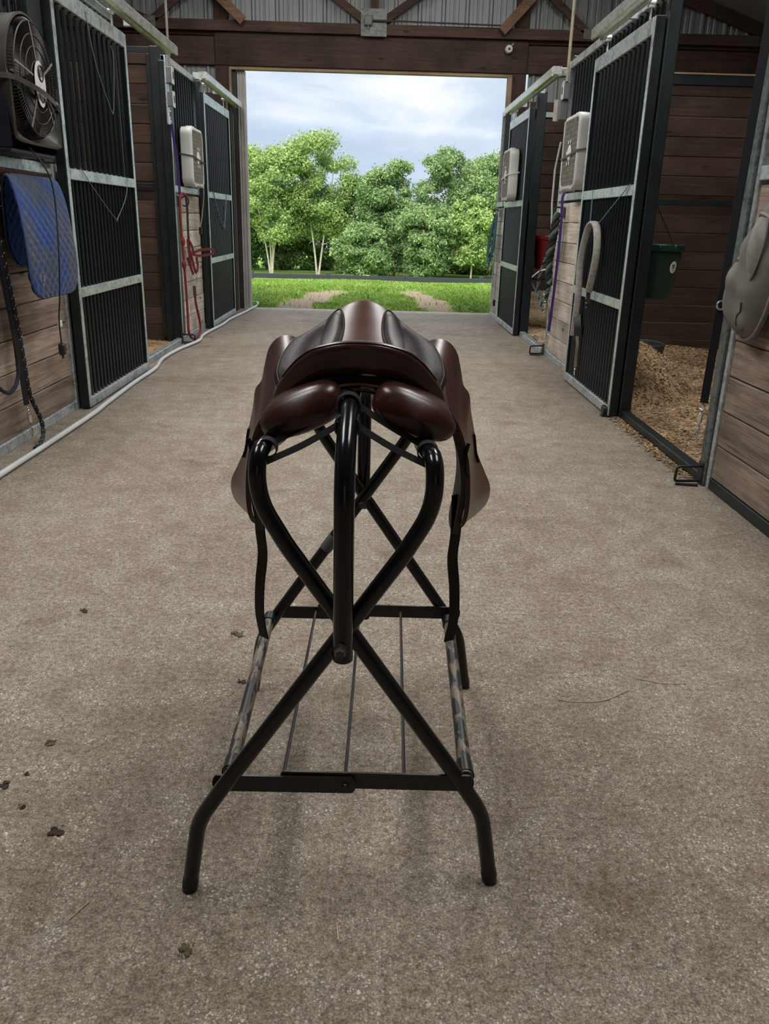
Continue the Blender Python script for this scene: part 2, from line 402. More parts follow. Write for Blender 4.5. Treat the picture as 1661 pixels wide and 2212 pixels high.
# ------------------------------------------------------------------ gable wall with the open doorway
WALL_Y = 12.0
gw = thing('wall_back', (XC, WALL_Y, 0), 'gable wall of grey metal sheets on brown timber around the open doorway', 'wall', kind='structure')
def sheet_panel(x0, x1, z0, zt0, zt1):
    mb = MB(); y = WALL_Y
    sec = [(x0, .0), (x0+.03, .0), (x0+.05, -.028), (x0+.075, -.028), (x0+.095, 0)]
    q = (x1-x0)/3
    for k in (1, 2): sec += [(x0+.095+(x1-x0-.095)*k/3-.03, 0), (x0+.095+(x1-x0-.095)*k/3-.02, -.008), (x0+.095+(x1-x0-.095)*k/3+.02, -.008), (x0+.095+(x1-x0-.095)*k/3+.03, 0)]
    sec.append((x1, 0)); v = []
    for x, d in sec:
        zt = zt0+(zt1-zt0)*(x-x0)/(x1-x0); v += [(x, y+d, z0), (x, y+d, zt), (x, y+.05, z0), (x, y+.05, zt)]
    f = []; n = len(sec)
    for i in range(n-1):
        a, b = i*4, i*4+4; f += [(a, a+1, b+1, b), (b+2, b+3, a+3, a+2), (a+1, a+3, b+3, b+1), (a, b, b+2, a+2)]
    f += [(0, 2, 3, 1), ((n-1)*4, (n-1)*4+1, (n-1)*4+3, (n-1)*4+2)]
    mb.add(v, f); part(mb, 'metal_panel', SHEET, gw, smooth=0)
x = XC-HALF; pw = .305
while x < XC+HALF-.02:
    x1 = min(x+pw, XC+HALF); a, b = roof_z(x), roof_z(x1)
    if x < XC < x1: b = a = min(a, b)
    if x1 > -1.99 and x < 1.72: sheet_panel(x, x1, 3.12, a, b)
    else: sheet_panel(x, x1, 0, a, b)
    x = x1
hd = MB().cbox(-2.15, 1.90, 11.90, 11.985, 3.095, 3.475, .006); part(hd, 'header_beam', BEAM_X, gw, 'heavy brown header beam')
for x0, x1 in ((-2.16, -1.985), (1.725, 1.90)):
    part(MB().cbox(x0, x1, 11.915, 11.985, 0, 4.75, .005), 'post', BEAM_Z, gw)
for (x0, x1) in ((XC-HALF, -2.16), (1.90, XC+HALF)):
    part(MB().cbox(x0, x1, 11.93, 11.985, 3.10, 3.425, .005), 'girt', BEAM_X, gw)
    part(MB().cbox(x0, x1, 11.93, 11.985, 3.44, 3.585, .005), 'girt', BEAM_X, gw)
    part(MB().cbox(x0, x1, 11.93, 11.985, 2.665, 2.775, .005), 'girt', BEAM_X, gw)
    part(MB().cbox(x0, x1, 11.935, 11.985, 2.595, 2.66, .003), 'flashing', plain('white_flashing', (.5, .51, .5), .5, 0, .1), gw)
    z = 0.0
    me = MB().cbox(x0+.01, x1-.01, -.019, .019, .002, .167, .004).mesh('plank')
    while z < 2.5: put(me, 'plank', PLANK_X, gw, (0, 11.955, z)); z += .172
part(MB().cbox(-1.985, 1.725, 11.93, 12.03, 3.055, 3.095, .004), 'head_trim', TAN_X, gw, 'pale tan strip under the header')
part(MB().cbox(1.665, 1.725, 11.93, 12.03, 0, 3.055, .004), 'jamb', TAN_Z, gw, 'pale tan door jamb')
part(MB().cbox(-1.985, -1.955, 11.90, 12.03, 0, 3.055, .004), 'jamb', TAN_Z, gw, 'pale tan door jamb')
part(MB().cbox(-1.955, -1.90, 11.99, 12.05, 0, 3.055, .003), 'jamb_gap', plain('dark_gap', (.02, .02, .022), .6), gw)
mb = MB(); mb.cbox(-1.90, -1.79, 12.02, 12.09, .02, 3.055, .004)
for xx in (-1.885, -1.85, -1.812): mb.cbox(xx-.009, xx+.009, 12.002, 12.03, .02, 3.05, .003)
part(mb, 'sliding_door_edge', STEELW, gw, 'edge of the open pale metal sliding door')
for s, x0, z0, x1, z1 in ((-1, -1.76, 3.58, -2.35, 4.10), (1, 1.53, 3.55, 2.10, 4.16)):
    mb = MB(); mb.bar((x0, 11.78, z0), (x1, 11.70, z1), .04, .115, up=(0, 0, 1)); part(mb, 'knee_brace', BRACE, gw, 'pale timber knee brace')

# outer walls of the barn and the wall pieces of the opposite end
for nm, x0, x1 in (('wall_left', XC-HALF-.05, XC-HALF), ('wall_right', XC+HALF, XC+HALF+.05)):
    t = thing(nm+'_outer', (x0, 2, 0), 'outer %s side wall of the barn behind the stalls' % ('left' if 'left' in nm else 'right'), 'wall', kind='structure')
    part(MB().box(x0, x1, -9, 12.05, 0, EAVE_Z+.02), 'sheet_wall', SHEET, t, smooth=0)
    me = MB().cbox(x0+.07 if 'left' in nm else x0-.055, x0+.105 if 'left' in nm else x0-.02, 0, 8.3, .002, .167, .004).mesh('plank')
    for k in range(14): put(me, 'plank', wood('brown_plank_outer', (.040, .024, .0175), (.084, .052, .038), 1), t, (0, 3.62, .172*k))
t = thing('wall_front', (XC, -9, 0), 'gable wall at the opposite end of the aisle with its own open doorway', 'wall', kind='structure')
for x0, x1 in ((XC-HALF, -2.0), (1.74, XC+HALF)): part(MB().box(x0, x1, -9.05, -9, 0, EAVE_Z), 'sheet_wall', SHEET, t, smooth=0)
mb = MB(); mb.add([(XC-HALF, -9, EAVE_Z), (XC+HALF, -9, EAVE_Z), (XC, -9, roof_z(XC)), (XC-HALF, -9.05, EAVE_Z), (XC+HALF, -9.05, EAVE_Z), (XC, -9.05, roof_z(XC))], [(0, 1, 2), (5, 4, 3), (0, 3, 4, 1), (1, 4, 5, 2), (2, 5, 3, 0)])
part(mb, 'gable_sheet', SHEET, t, smooth=0)
part(MB().box(-2.0, .55, -9.12, -9.07, .02, 3.15), 'added_door_leaf', STEELW, t, 'unseen pale door leaf added to cut the light from behind', smooth=0)  # added leaf, keeps light from the rear opening off surfaces facing it
part(MB().box(-2.0, 1.74, -9.05, -9, 3.1, EAVE_Z), 'lintel', SHEET, t, smooth=0)

# ------------------------------------------------------------------ stall fronts
XL, XR = -2.0, 1.72            # faces of the fixed fronts
Z_RAIL0, Z_RAIL1, Z_TOP0, Z_TOP1 = 1.462, 1.522, 2.585, 2.645
PITCH = .1735
bar_up = MB().tube([(0, 0, Z_RAIL1-.005), (0, 0, Z_TOP0+.005)], .0125, 10).mesh('bar')
def stall_front(name, side, segs, label, xf=None):
    """fixed front: lower planks in galvanised channels, upper bars"""
    xf = xf if xf is not None else XL if side < 0 else XR; s = -side     # s points into the aisle
    t = thing(name, (xf, segs[0][0], 0), label, 'wall', kind='structure')
    lo = lambda a, b: (min(a, b), max(a, b))
    for y0, y1, has_bars in segs:
        part(MB().cbox(*lo(xf-s*.055, xf+s*.005), y0, y1, .0, .058, .003), 'base_channel', GALV if side < 0 else GREEN if y1 < 5 else GALV, t)
        part(MB().cbox(*lo(xf-s*.055, xf+s*.006), y0, y1, Z_RAIL0, Z_RAIL1, .003), 'rail', GALV, t)
        part(MB().cbox(*lo(xf-s*.055, xf+s*.006), y0, y1, Z_TOP0, Z_TOP1, .003), 'top_rail', GALV, t)
        for ya in (y0, y1-.032):
            part(MB().cbox(*lo(xf-s*.056, xf+s*.008), ya, ya+.032, .0, Z_TOP1, .003), 'stile', GALV, t)
        me = MB().cbox(*lo(-s*.045, -s*.007), 0, y1-y0-.066, .0025, PITCH-.0025, .005).mesh('plank')
        k = 0; z = .056
        while z < Z_RAIL0-.03:
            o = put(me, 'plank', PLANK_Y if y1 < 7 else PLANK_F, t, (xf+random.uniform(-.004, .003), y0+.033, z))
            if z+PITCH > Z_RAIL0: o.scale.z = (Z_RAIL0-z)/PITCH
            z += PITCH
        if has_bars:
            n = max(2, round((y1-y0-.06)/.105))
            for k in range(1, n): put(bar_up, 'bar', BARM, t, (xf-s*.025, y0+.03+(y1-y0-.06)*k/n, 0))
    return t
wl = stall_front('wall_left', -1, [(2.0, 5.42, True), (5.42, 6.90, True), (8.55, 9.85, True)], 'stall front of planks and bars along the left side of the aisle')
wr = stall_front('wall_right', 1, [(1.6, 3.97, True), (5.58, 8.30, True)], 'stall front of planks and bars along the right side of the aisle')
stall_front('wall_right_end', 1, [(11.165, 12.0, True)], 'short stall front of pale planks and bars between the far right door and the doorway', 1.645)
# dark green posts of the fronts
for t, xa, xb, ya, yb, z0, z1 in ((wl, -2.02, -1.955, 5.17, 5.36, Z_RAIL1, 2.9), (wl, -2.16, -2.0, 8.56, 8.72, 0, 2.72), (wl, -2.075, -1.993, 8.528, 8.549, 0, 2.60), (wl, -2.14, -2.005, 6.86, 6.96, 0, 2.72), (wl, -1.99, -1.94, 9.72, 9.83, 0, 2.6),
                                 (wr, 1.692, 1.770, 5.49, 5.57, 0, 2.86), (wr, 1.70, 1.80, 9.74, 9.86, 0, 2.6), (wr, 1.745, 1.84, 8.31, 8.41, 0, 2.7), (wl, -2.06, -1.95, 11.72, 11.9, 0, 2.62)):
    part(MB().cbox(xa, xb, ya, yb, z0, z1, .006), 'post', GREEN, t)
part(MB().cbox(1.700, 1.735, 3.975, 4.055, 0, 2.9, .006), 'post', galvanised('worn_green_channel', (.02, .028, .03), (.15, .175, .175), .4), wr, 'worn channel post')
part(MB().cbox(1.725, 1.86, 3.94, 4.05, 0, 2.9, .006), 'post', GREEN, wr)
part(MB().cbox(-2.09, -1.99, 11.5, 11.56, 0, 2.7, .004), 'post', BEAM_Z, wl)
part(MB().cbox(-2.05, -1.965, 11.60, 11.66, 0, 2.7, .004), 'post', TAN_Z, wl)
# sills across the stall openings
for nm, x0, x1, y0, y1, mt, lb in (('trim_3', -2.05, -1.99, 6.93, 8.56, GALV, 'steel sill of the open left stall'), ('trim_4', 1.70, 1.765, 4.04, 5.50, GREEN, 'dark steel sill of the near right stall opening'),
                                   ('trim_5', 1.70, 1.765, 8.42, 9.74, GALV, 'steel sill of the far right stall opening'), ('trim_6', -2.05, -1.99, 11.38, 11.9, GALV, 'steel sill next to the barn doorway on the left')):
    solo(MB().cbox(x0, x1, y0, y1, 0, .055, .004), nm, mt, ((x0+x1)/2, (y0+y1)/2, 0), lb, 'sill', kind='structure')

# ------------------------------------------------------------------ sliding stall doors and their tracks
def stall_door(name, side, y0, y1, zt, label):
    xf = -1.91 if side < 0 else 1.62; s = -side; T = .062
    lo = lambda a, b: (min(a, b), max(a, b))
    xb = xf-s*T
    t = thing(name, (xf, y0, .012), label, 'door', kind='structure')
    for ya, yb in ((y0, y0+.05), (y1-.05, y1)):
        st = part(MB().cbox(*lo(xb, xf-s*.004), ya, yb, .012, zt, .004), 'stile', GREEN, t)
        part(MB().cbox(*lo(xf-s*.0035, xf), ya+.002, yb-.002, .014, zt-.002, .001), 'stile_face', GALV, st)
    for z0, z1, nm in ((.012, .075, 'bottom_rail'), (.728, .788, 'lower_rail'), (1.440, 1.505, 'middle_rail'), (zt-.095, zt, 'top_rail')):
        part(MB().cbox(*lo(xb, xf+s*.002), y0+.05, y1-.05, z0, z1, .003), nm, GALV, t)
    part(MB().box(*lo(xb, xb+s*.004), y0+.05, y1-.05, .075, 1.44), 'backing_sheet', GREEN, t, smooth=0)
    for za, zb, n, r in ((.075, .728, 19, .0115), (.788, 1.44, 19, .0115), (1.505, zt-.095, 13, .0135)):
        me = MB().tube([(0, 0, za-.004), (0, 0, zb+.004)], r, 8).mesh('bar')
        for k in range(1, n): put(me, 'bar', BARM, t, (xf-s*.022, y0+.05+(y1-y0-.1)*k/n, 0))
    for yy in (y0+.22, y1-.22):
        mb = MB(); mb.tube([(xf-s*.03, yy, zt-.01), (xf-s*.03, yy, zt+.11)], .007, 8); mb.lathe([(.006, -.02), (.022, -.02), (.022, .02), (.006, .02)], 12, (xf-s*.03, yy, zt+.105), 'x'); part(mb, 'hanger', GALV2, t)
    return t
stall_door('door_1', -1, 5.40, 6.91, 2.505, 'near left sliding stall door of dark bars in a galvanised frame')
stall_door('door_2', -1, 9.78, 11.38, 2.50, 'far left sliding stall door of dark bars, beside the barn doorway')
stall_door('door_3', 1, 5.50, 6.94, 2.435, 'near right sliding stall door of dark bars, a girth hanging on it')
stall_door('door_4', 1, 9.74, 11.15, 2.44, 'far right sliding stall door of dark bars, beside the barn doorway')
def track(name, side, y0, y1, z, lb):
    x = -1.87 if side < 0 else 1.585; s = -side
    t = thing(name, (x, (y0+y1)/2, z), lb, 'rail', kind='structure')
    sec = [(-.05, .075), (.03, .075), (.045, .06), (.045, .0), (.036, -.006), (.022, -.006), (.022, .01), (-.022, .01), (-.022, -.006), (-.036, -.006), (-.05, 0)]
    mb = MB(); v = []; n = len(sec)
    for y in (y0, y1): v += [(x+s*a, y, z+b) for a, b in sec]
    mb.add(v, [tuple(range(n)), tuple(range(2*n-1, n-1, -1))]+[(i, (i+1) % n, n+(i+1) % n, n+i) for i in range(n)])
    part(mb, 'track', GALV2, t, smooth=30)
    k = y0+.15
    while k < y1:
        part(MB().cbox(*sorted((x-s*.14, x-s*.045)), k-.02, k+.02, z+.02, z+.085, .003), 'bracket', GALV, t); k += 1.1
track('trim_7', -1, 4.9, 8.26, 2.60, 'galvanised sliding track above the near left stall door')
track('trim_8', -1, 9.62, 12.02-.12, 2.60, 'galvanised sliding track above the far left stall door')
track('trim_9', 1, 3.9, 6.80, 2.545, 'galvanised sliding track above the near right stall door')
track('trim_10', 1, 8.25, 11.12, 2.525, 'galvanised sliding track above the far right stall door')

# ------------------------------------------------------------------ stall dividers and ceilingless stalls
def divider(name, y, side, label, rails):
    x0, x1 = (XC-HALF+.02, -2.06) if side < 0 else (1.78, XC+HALF-.02)
    t = thing(name, ((x0+x1)/2, y, 0), label, 'wall', kind='structure')
    me = MB().cbox(x0, x1, -.019, .019, .002, .1695, .006).mesh('plank')
    z = 0
    while z < 2.52:
        if not any(a-.03 < z+.08 < b+.03 for a, b in rails[:1]): put(me, 'plank', PLANK_X, t, (0, y+random.uniform(-.003, .003), z))
        z += .172
    for a, b in rails: part(MB().cbox(x0, x1, y-.035, y+.035, a, b, .004), 'rail', GREEN, t)
    return t
dl = divider('wall_left_divider', 8.64, -1, 'brown plank divider inside the open left stall', [(1.485, 1.537), (2.665, 2.72)])
part(MB().cbox(-2.20, -2.16, 8.585, 8.605, .05, 2.66, .003), 'rail', GREEN, dl)
part(MB().cbox(-2.72, -2.06, 8.60, 8.66, 2.575, 2.665, .003), 'plank', PLANK_X, dl)
dr = divider('wall_right_divider', 8.42, 1, 'brown plank divider inside the near right stall behind the green bucket', [(1.455, 1.51), (2.50, 2.585)])
part(MB().cbox(1.78, XC+HALF-.02, 8.375, 8.46, 2.585, 2.60, .003), 'cap_board', TAN_X, dr, 'pale cap strip')
for side in (-1, 1):
    divider('wall_%s_divider_near' % ('left' if side < 0 else 'right'), 3.6 if side > 0 else 3.0, side, 'brown plank divider at the near end of the %s stall' % ('left' if side < 0 else 'right'), [(1.485, 1.537), (2.5, 2.56)])

# wood shavings bedding
def shav_mat():
    if 'wood_shavings' in MATS: return MATS['wood_shavings']
    m, nt, b, N, L = newmat('wood_shavings')
    g = N('ShaderNodeNewGeometry'); v = objvec(N, L); n = noise(N, L, v, 60, 5, .7); n2 = noise(N, L, v, 3, 4)
    r = ramp(N, [(.3, (.20, .115, .055)), (.55, (.42, .28, .15)), (.75, (.62, .47, .30))]); a = N('ShaderNodeMath'); a.operation = 'MULTIPLY_ADD'; a.inputs[1].default_value = .5
    h = N('ShaderNodeMath'); h.operation = 'MULTIPLY'; h.inputs[1].default_value = .5; L(n.outputs['Fac'], h.inputs[0])
    L(g.outputs['Random Per Island'], a.inputs[0]); L(h.outputs[0], a.inputs[2]); L(a.outputs[0], r.inputs['Fac'])
    d = ramp(N, [(.35, (.55, .5, .45)), (.6, (1, 1, 1))]); L(n2.outputs['Fac'], d.inputs['Fac'])
    mx = N('ShaderNodeMix'); mx.data_type = 'RGBA'; mx.blend_type = 'MULTIPLY'; mx.inputs[0].default_value = 1; L(r.outputs['Color'], mx.inputs[6]); L(d.outputs['Color'], mx.inputs[7])
    L(mx.outputs[2], b.inputs['Base Color']); b.inputs['Roughness'].default_value = .85
    bp = N('ShaderNodeBump'); bp.inputs['Strength'].default_value = .6; bp.inputs['Distance'].default_value = .01; L(n.outputs['Fac'], bp.inputs['Height']); L(bp.outputs['Normal'], b.inputs['Normal'])
    MATS['wood_shavings'] = m; return m
def bedding(name, x0, x1, y0, y1, hf, nflake, label, flake=.0085, extra=None):
    nx, ny = max(8, int((x1-x0)/.06)), max(8, int((y1-y0)/.06))
    mb = MB(); mb.grid(lambda u, v: (x0+(x1-x0)*u, y0+(y1-y0)*v, hf(x0+(x1-x0)*u, y0+(y1-y0)*v)), nx, ny)
    vs = [np.array(mb.v)]; fs = list(mb.f); base = len(mb.v)
    P = RNG.uniform((x0, y0), (x1, y1), (nflake, 2)) if extra is None else extra
    n = len(P); Z = np.array([hf(a, b) for a, b in P])+RNG.uniform(.001, .012, n)
    A = RNG.uniform(0, 6.28, n); tl = RNG.uniform(-.7, .7, n); l = RNG.uniform(.5, 1.5, n)*flake; w = l*RNG.uniform(.25, .6, n)
    d = np.stack([np.cos(A), np.sin(A), tl*.6], 1)*l[:, None]; e = np.stack([-np.sin(A), np.cos(A), RNG.uniform(-.5, .5, n)], 1)*w[:, None]
    C = np.stack([P[:, 0], P[:, 1], Z], 1); q = np.stack([C-d-e, C+d-e*.6, C+d*1.1+e, C-d+e], 1).reshape(-1, 3)
    me = bpy.data.meshes.new(name); allv = np.concatenate([vs[0], q]); 
    o0 = V((x0+x1)/2, (y0+y1)/2, 0)
    me.from_pydata((allv-o0).tolist(), [], fs+[tuple(base+4*i+k for k in range(4)) for i in range(n)])
    o = put(me, name, shav_mat(), None, o0); return tag(o, label, 'shavings', None, 'stuff')
def h_right(x, y):
    a = max(0, 1-((x-2.02)/.55)**2-((y-7.0)/1.25)**2)
    b = .10*max(0, min(1, (y-7.4)/.9)); c = .035*math.sin(5*x+3*y)*math.sin(4*y-2*x)
    return .045+.34*a**.8+b*.6+c*max(0, min(1, (x-1.8)/.4))*.6+max(0, (x-3.8))*.1
bedding('wood_shavings', 1.765, 5.1, 3.65, 8.40, h_right, 60000, 'tan wood shavings bedding heaped in the near right stall')
bedding('wood_shavings', 1.77, 5.1, 8.45, 11.9, lambda x, y: .04+.30*max(0, (y-10.3)/1.5)+.02*math.sin(7*x+5*y), 14000, 'tan wood shavings bedding in the far right stall behind the red bucket')
bedding('wood_shavings', -5.4, -2.05, 3.1, 8.60, lambda x, y: .03+.02*math.sin(6*x+5*y), 12000, 'tan wood shavings bedding in the open left stall')
# shavings spilled out along the sill of the near right stall
sp = np.stack([1.695-np.abs(RNG.normal(0, .035, 1500)), RNG.uniform(4.1, 5.55, 1500)], 1)
sp = sp[RNG.uniform(0, 1, 1500) < np.clip(1.3-np.abs(sp[:, 1]-4.9)*1.0, .2, 1)]
mb = MB(); n = len(sp); A = RNG.uniform(0, 6.28, n); l = RNG.uniform(.004, .013, n)
for i in range(n):
    c, s_ = math.cos(A[i])*l[i], math.sin(A[i])*l[i]; x, y = sp[i]; z = .003+RNG.uniform(0, .007)
    mb.add([(x-c+s_*.4, y-s_-c*.4, z), (x+c+s_*.4, y+s_-c*.4, z+.003), (x+c-s_*.4, y+s_+c*.4, z+.002), (x-c-s_*.4, y-s_+c*.4, z+.004)], [(0, 1, 2, 3)])
solo(mb, 'spilled_shavings', shav_mat(), (1.66, 4.8, 0), 'wood shavings spilled on the aisle along the near right stall sill', 'shavings', kind='stuff', smooth=0)

# ------------------------------------------------------------------ saddle stand
TUBE = plain('black_enamel_tube', (.005, .0053, .0065), .17, 0, .3, 30, .02, 200, spec=.42)
def worn_mat():
    m, nt, b, N, L = newmat('worn_enamel_tube')
    v = objvec(N, L, (48, 13, 48)); n = noise(N, L, v, 1, 6, .6, .6); r = ramp(N, [(.485, (.010, .011, .013)), (.505, (.14, .112, .08)), (.7, (.22, .18, .13))])
    L(n.outputs['Fac'], r.inputs['Fac']); L(r.outputs['Color'], b.inputs['Base Color']); b.inputs['Roughness'].default_value = .45; return m
WORN = worn_mat()
FLAT = plain('dusty_black_flat_bar', (.014, .014, .014), .38, .2, .4, 35, .05)
WEB = plain('black_webbing', (.007, .007, .008), .85, 0, .3, 150, .3, 400)
Y0, Y1, RT = 1.275, 2.0, .0152
cx = lambda y: -.045+(y-Y0)*.03
st = thing('saddle_stand', (cx(1.63), 1.63, 0), 'black tubular folding saddle stand with crossed legs, carrying the brown saddle', 'saddle stand')
for s in (-1, 1):                                    # s: side of the upper rail; its feet stand on the other side
    y0, y1 = Y0-s*.016, Y1-s*.016
    pts = [(-s*.298, y0, .0), (-s*.272, y0, .165), (-s*.222, y0, .245), (s*.100, y0, .722), (s*.147, y0, .805), (s*.147, y0, .888), (s*.128, y0+.12, .884),
           (s*.128, y1-.12, .884), (s*.147, y1, .888), (s*.147, y1, .805), (s*.100, y1, .722), (-s*.222, y1, .245), (-s*.272, y1, .165), (-s*.298, y1, .0)]
    pts = [(p[0]+cx(p[1]), p[1], p[2]) for p in pts]
    part(MB().tube(fil(pts, [.16, .16, .30, .16, .05, .08, .08, .05, .16, .30, .16, .16], 9), RT, 14), 'leg_tube', TUBE, st)
    for y in (y0, y1):
        px = cx(y)-s*.298; d = nrm((s*.026, 0, .165)); e = V(px, y, .001)
        part(MB().tube([e+d*k for k in (0, .003, .008, .014, .03)], [.0115, .0142, .0155, .0158, .0157], 14), 'foot_cap', RUBBER, st)
    bx = (-.262 if s < 0 else .192)
    part(MB().tube([(bx, Y0+.025, .243), (bx+(-.008 if s < 0 else .022), Y1-.02, .232)], .0142, 14), 'base_tube', WORN, st, 'worn tube, black paint rubbed to tan')
    for y in (Y0+.03, Y1-.06):
        xx = bx+(-.008 if s < 0 else .022)*(y-Y0)/(Y1-Y0); part(MB().tube([(xx, y, .243-(y-Y0)*.015), (xx, y+.04, .242-(y-Y0)*.015)], .0166, 14), 'collar', FLAT, st)
pc = fil([(cx(Y0), Y0-.036, .532), (cx(Y0), Y0-.036, .885), (cx(1.4), Y0+.10, .965), (cx(1.9), Y1-.10, .965), (cx(Y1), Y1+.036, .885), (cx(Y1), Y1+.036, .532)], [.14, .2, .2, .14], 9)
part(MB().tube(pc, .0172, 16), 'center_rail', TUBE, st)
for y, s in ((Y0-.058, -1), (Y1-.058+.036, -1)):
    mb = MB(); mb.lathe([(0, -.012), (.008, -.012), (.0105, -.008), (.0105, 0), (.013, .001), (.013, .006), (0, .006)], 6, (cx(y)-.002, y, .560), 'y'); part(mb, 'bolt', plain('dull_bolt', (.06, .06, .06), .35, .6, .3, 60), st)
for yb in (Y0+.012, Y1-.016):
    o = cx(yb)-cx(Y0); f = -.010 if yb < 1.6 else .008
    def flat(xa, xb, y, z, dz):
        mb = MB(); h = .0175; n = 7; a = []
        for k in range(n+1): t_ = math.pi/2+math.pi*k/n; a.append((xa+h*.55+math.cos(t_)*h*.55, z+math.sin(t_)*h))
        for k in range(n+1): t_ = -math.pi/2+math.pi*k/n; a.append((xb-h*.55+math.cos(t_)*h*.55, z+dz+math.sin(t_)*h))
        v = [(p, y-.0022, q) for p, q in a]+[(p, y+.0022, q) for p, q in a]; m = len(a)
        mb.add(v, [tuple(range(m)), tuple(range(2*m-1, m-1, -1))]+[(i, i+m, (i+1) % m+m, (i+1) % m) for i in range(m)])
        return part(mb, 'cross_bar', FLAT, st)
    b1 = flat(-.292+o*2, -.020+o, yb+f, .240, -.001)
    b2 = flat(-.165+o, .205+o*2, yb+f+.006, .247, -.004)
    mb = MB(); mb.lathe([(0, -.006), (.005, -.005), (.0065, -.002), (.0065, 0)], 10, (-.040+o, yb+f-.002, .239), 'y'); part(mb, 'rivet', FLAT, b1)
for x in (-.158, -.040, .072):
    part(MB().tube([(x, Y0+.012, .252), (x+.012, Y1-.012, .247)], .0036, 8), 'shelf_rod', FLAT, st)
# webbing laced between the rails
def ring(y, z, r, w=.012): 
    return MB().sweep([(cx(y)+r*math.cos(a), y+.006*math.sin(a), z+r*math.sin(a)) for a in np.linspace(0, 2*math.pi, 24, endpoint=False)], [(-.0012, -w/2), (.0012, -w/2), (.0012, w/2), (-.0012, w/2)], up=(0, 1, .3), closed=True)
for y, zc, ze, xe in ((1.352, .958, .885, .136), (1.315, .932, .862, .142)):
    w = part(ring(y, zc-.004, .0200), 'webbing_strap', WEB, st)
    for s in (-1, 1):
        p = cr([(cx(y)+s*.014, y, zc-.002), (cx(y)+s*.075, y, (zc+ze)/2-.004), (cx(y)+s*xe, y-.006, ze)], 5)
        part(MB().strap(p, .011, .0022, (0, .5, 1)), 'strap_end', WEB, w)
for s in (-1, 1):
    mb = MB(); y = 1.325; px = cx(y)+s*.136
    mb.sweep([(px+.0175*math.cos(a), y, .884+.0175*math.sin(a)) for a in np.linspace(0, 2*math.pi, 20, endpoint=False)], [(-.001, -.011), (.001, -.011), (.001, .011), (-.001, .011)], up=(0, 1, 0), closed=True)
    part(mb, 'webbing_loop', WEB, st)
# grey tape wrapped round one far leg
a, b = V(cx(Y1)-.035, Y1+.016, .540), V(cx(Y1)-.222, Y1+.016, .245)
a, b = V(cx(Y1)+.090, Y1-.016, .708), V(cx(Y1)-.222, Y1-.016, .245)
p0, p1 = a+(b-a)*.52, a+(b-a)*.60
mb = MB(); mb.tube([p0, p1], .0166, 14); mb.strap([p0+V(.012, -.004, -.012), p0+V(.02, -.008, -.05), p0+V(.014, -.006, -.075)], .022, .001, (1, .3, 0)); part(mb, 'tape', plain('grey_tape', (.10, .10, .10), .5), st, 'grey tape wrapped round a far leg')

# ------------------------------------------------------------------ saddle
def leather(name, col, rough, gr=.045, wr=0, spec=.5):
    if name in MATS: return MATS[name]
    m, nt, b, N, L = newmat(name); v = objvec(N, L); n = noise(N, L, v, 14, 5, .6); c = np.array(col)
    r = ramp(N, [(.3, tuple(c*.62)), (.55, tuple(c)), (.75, tuple(c*1.5))]); L(n.outputs['Fac'], r.inputs['Fac']); L(r.outputs['Color'], b.inputs['Base Color'])
    b.inputs['Roughness'].default_value = rough; b.inputs['Specular IOR Level'].default_value = spec
    vo = N('ShaderNodeTexVoronoi'); vo.inputs['Scale'].default_value = 420; L(v, vo.inputs['Vector'])
    bp = N('ShaderNodeBump'); bp.inputs['Strength'].default_value = gr; bp.inputs['Distance'].default_value = .0012; L(vo.outputs['Distance'], bp.inputs['Height'])
    if wr:
        v2 = objvec(N, L, (70, 22, 70)); w = noise(N, L, v2, 1, 4, .6, 1.2); b2 = N('ShaderNodeBump'); b2.inputs['Strength'].default_value = wr; b2.inputs['Distance'].default_value = .004
        L(w.outputs['Fac'], b2.inputs['Height']); L(bp.outputs['Normal'], b2.inputs['Normal']); L(b2.outputs['Normal'], b.inputs['Normal'])
    else: L(bp.outputs['Normal'], b.inputs['Normal'])
    MATS[name] = m; return m
BROWN = leather('brown_leather', (.045, .0120, .0065), .32)
SEATM = leather('seat_leather', (.066, .0195, .0105), .35)
DARKL = leather('dark_soft_leather', (.010, .006, .0055), .45, .2, .14, .13)
DARKS = leather('dark_smooth_leather', (.010, .006, .0055), .38, .1, 0, .15)
EDGE = leather('red_brown_edge', (.050, .012, .008), .5)
INNER = leather('grey_brown_inner_leather', (.034, .027, .022), .6)
THREAD = plain('pale_thread', (.30, .22, .17), .7)
SX = -.027
sd = thing('saddle', (SX, 1.63, .89), 'dark brown leather dressage saddle resting on the black stand, cantle towards the viewer', 'saddle')
ip = lambda x, t: float(np.interp(x, [q[0] for q in t], [q[1] for q in t]))
def sm(x, t):                                       # smooth interpolation through a table
    xs = [q[0] for q in t]; ys = [q[1] for q in t]
    if x <= xs[0]: return ys[0]
    if x >= xs[-1]: return ys[-1]
    i = max(k for k in range(len(xs)-1) if xs[k] <= x); h = xs[i+1]-xs[i]; u = (x-xs[i])/h
    d = lambda k: 0 if k in (0, len(xs)-1) else (ys[k+1]-ys[k-1])/(xs[k+1]-xs[k-1])
    m0, m1 = d(i)*h, d(i+1)*h
    return (2*u**3-3*u*u+1)*ys[i]+(u**3-2*u*u+u)*m0+(-2*u**3+3*u*u)*ys[i+1]+(u**3-u*u)*m1
ZC = [(1.405, 1.046), (1.43, 1.040), (1.50, 1.014), (1.58, 1.000), (1.66, 1.008), (1.74, 1.034), (1.80, 1.064), (1.84, 1.082), (1.87, 1.078), (1.90, 1.045), (1.915, 1.0)]
WD = [(1.405, .140), (1.43, .148), (1.50, .153), (1.58, .150), (1.66, .144), (1.74, .139), (1.80, .136), (1.84, .133), (1.87, .128), (1.90, .120), (1.915, .11)]
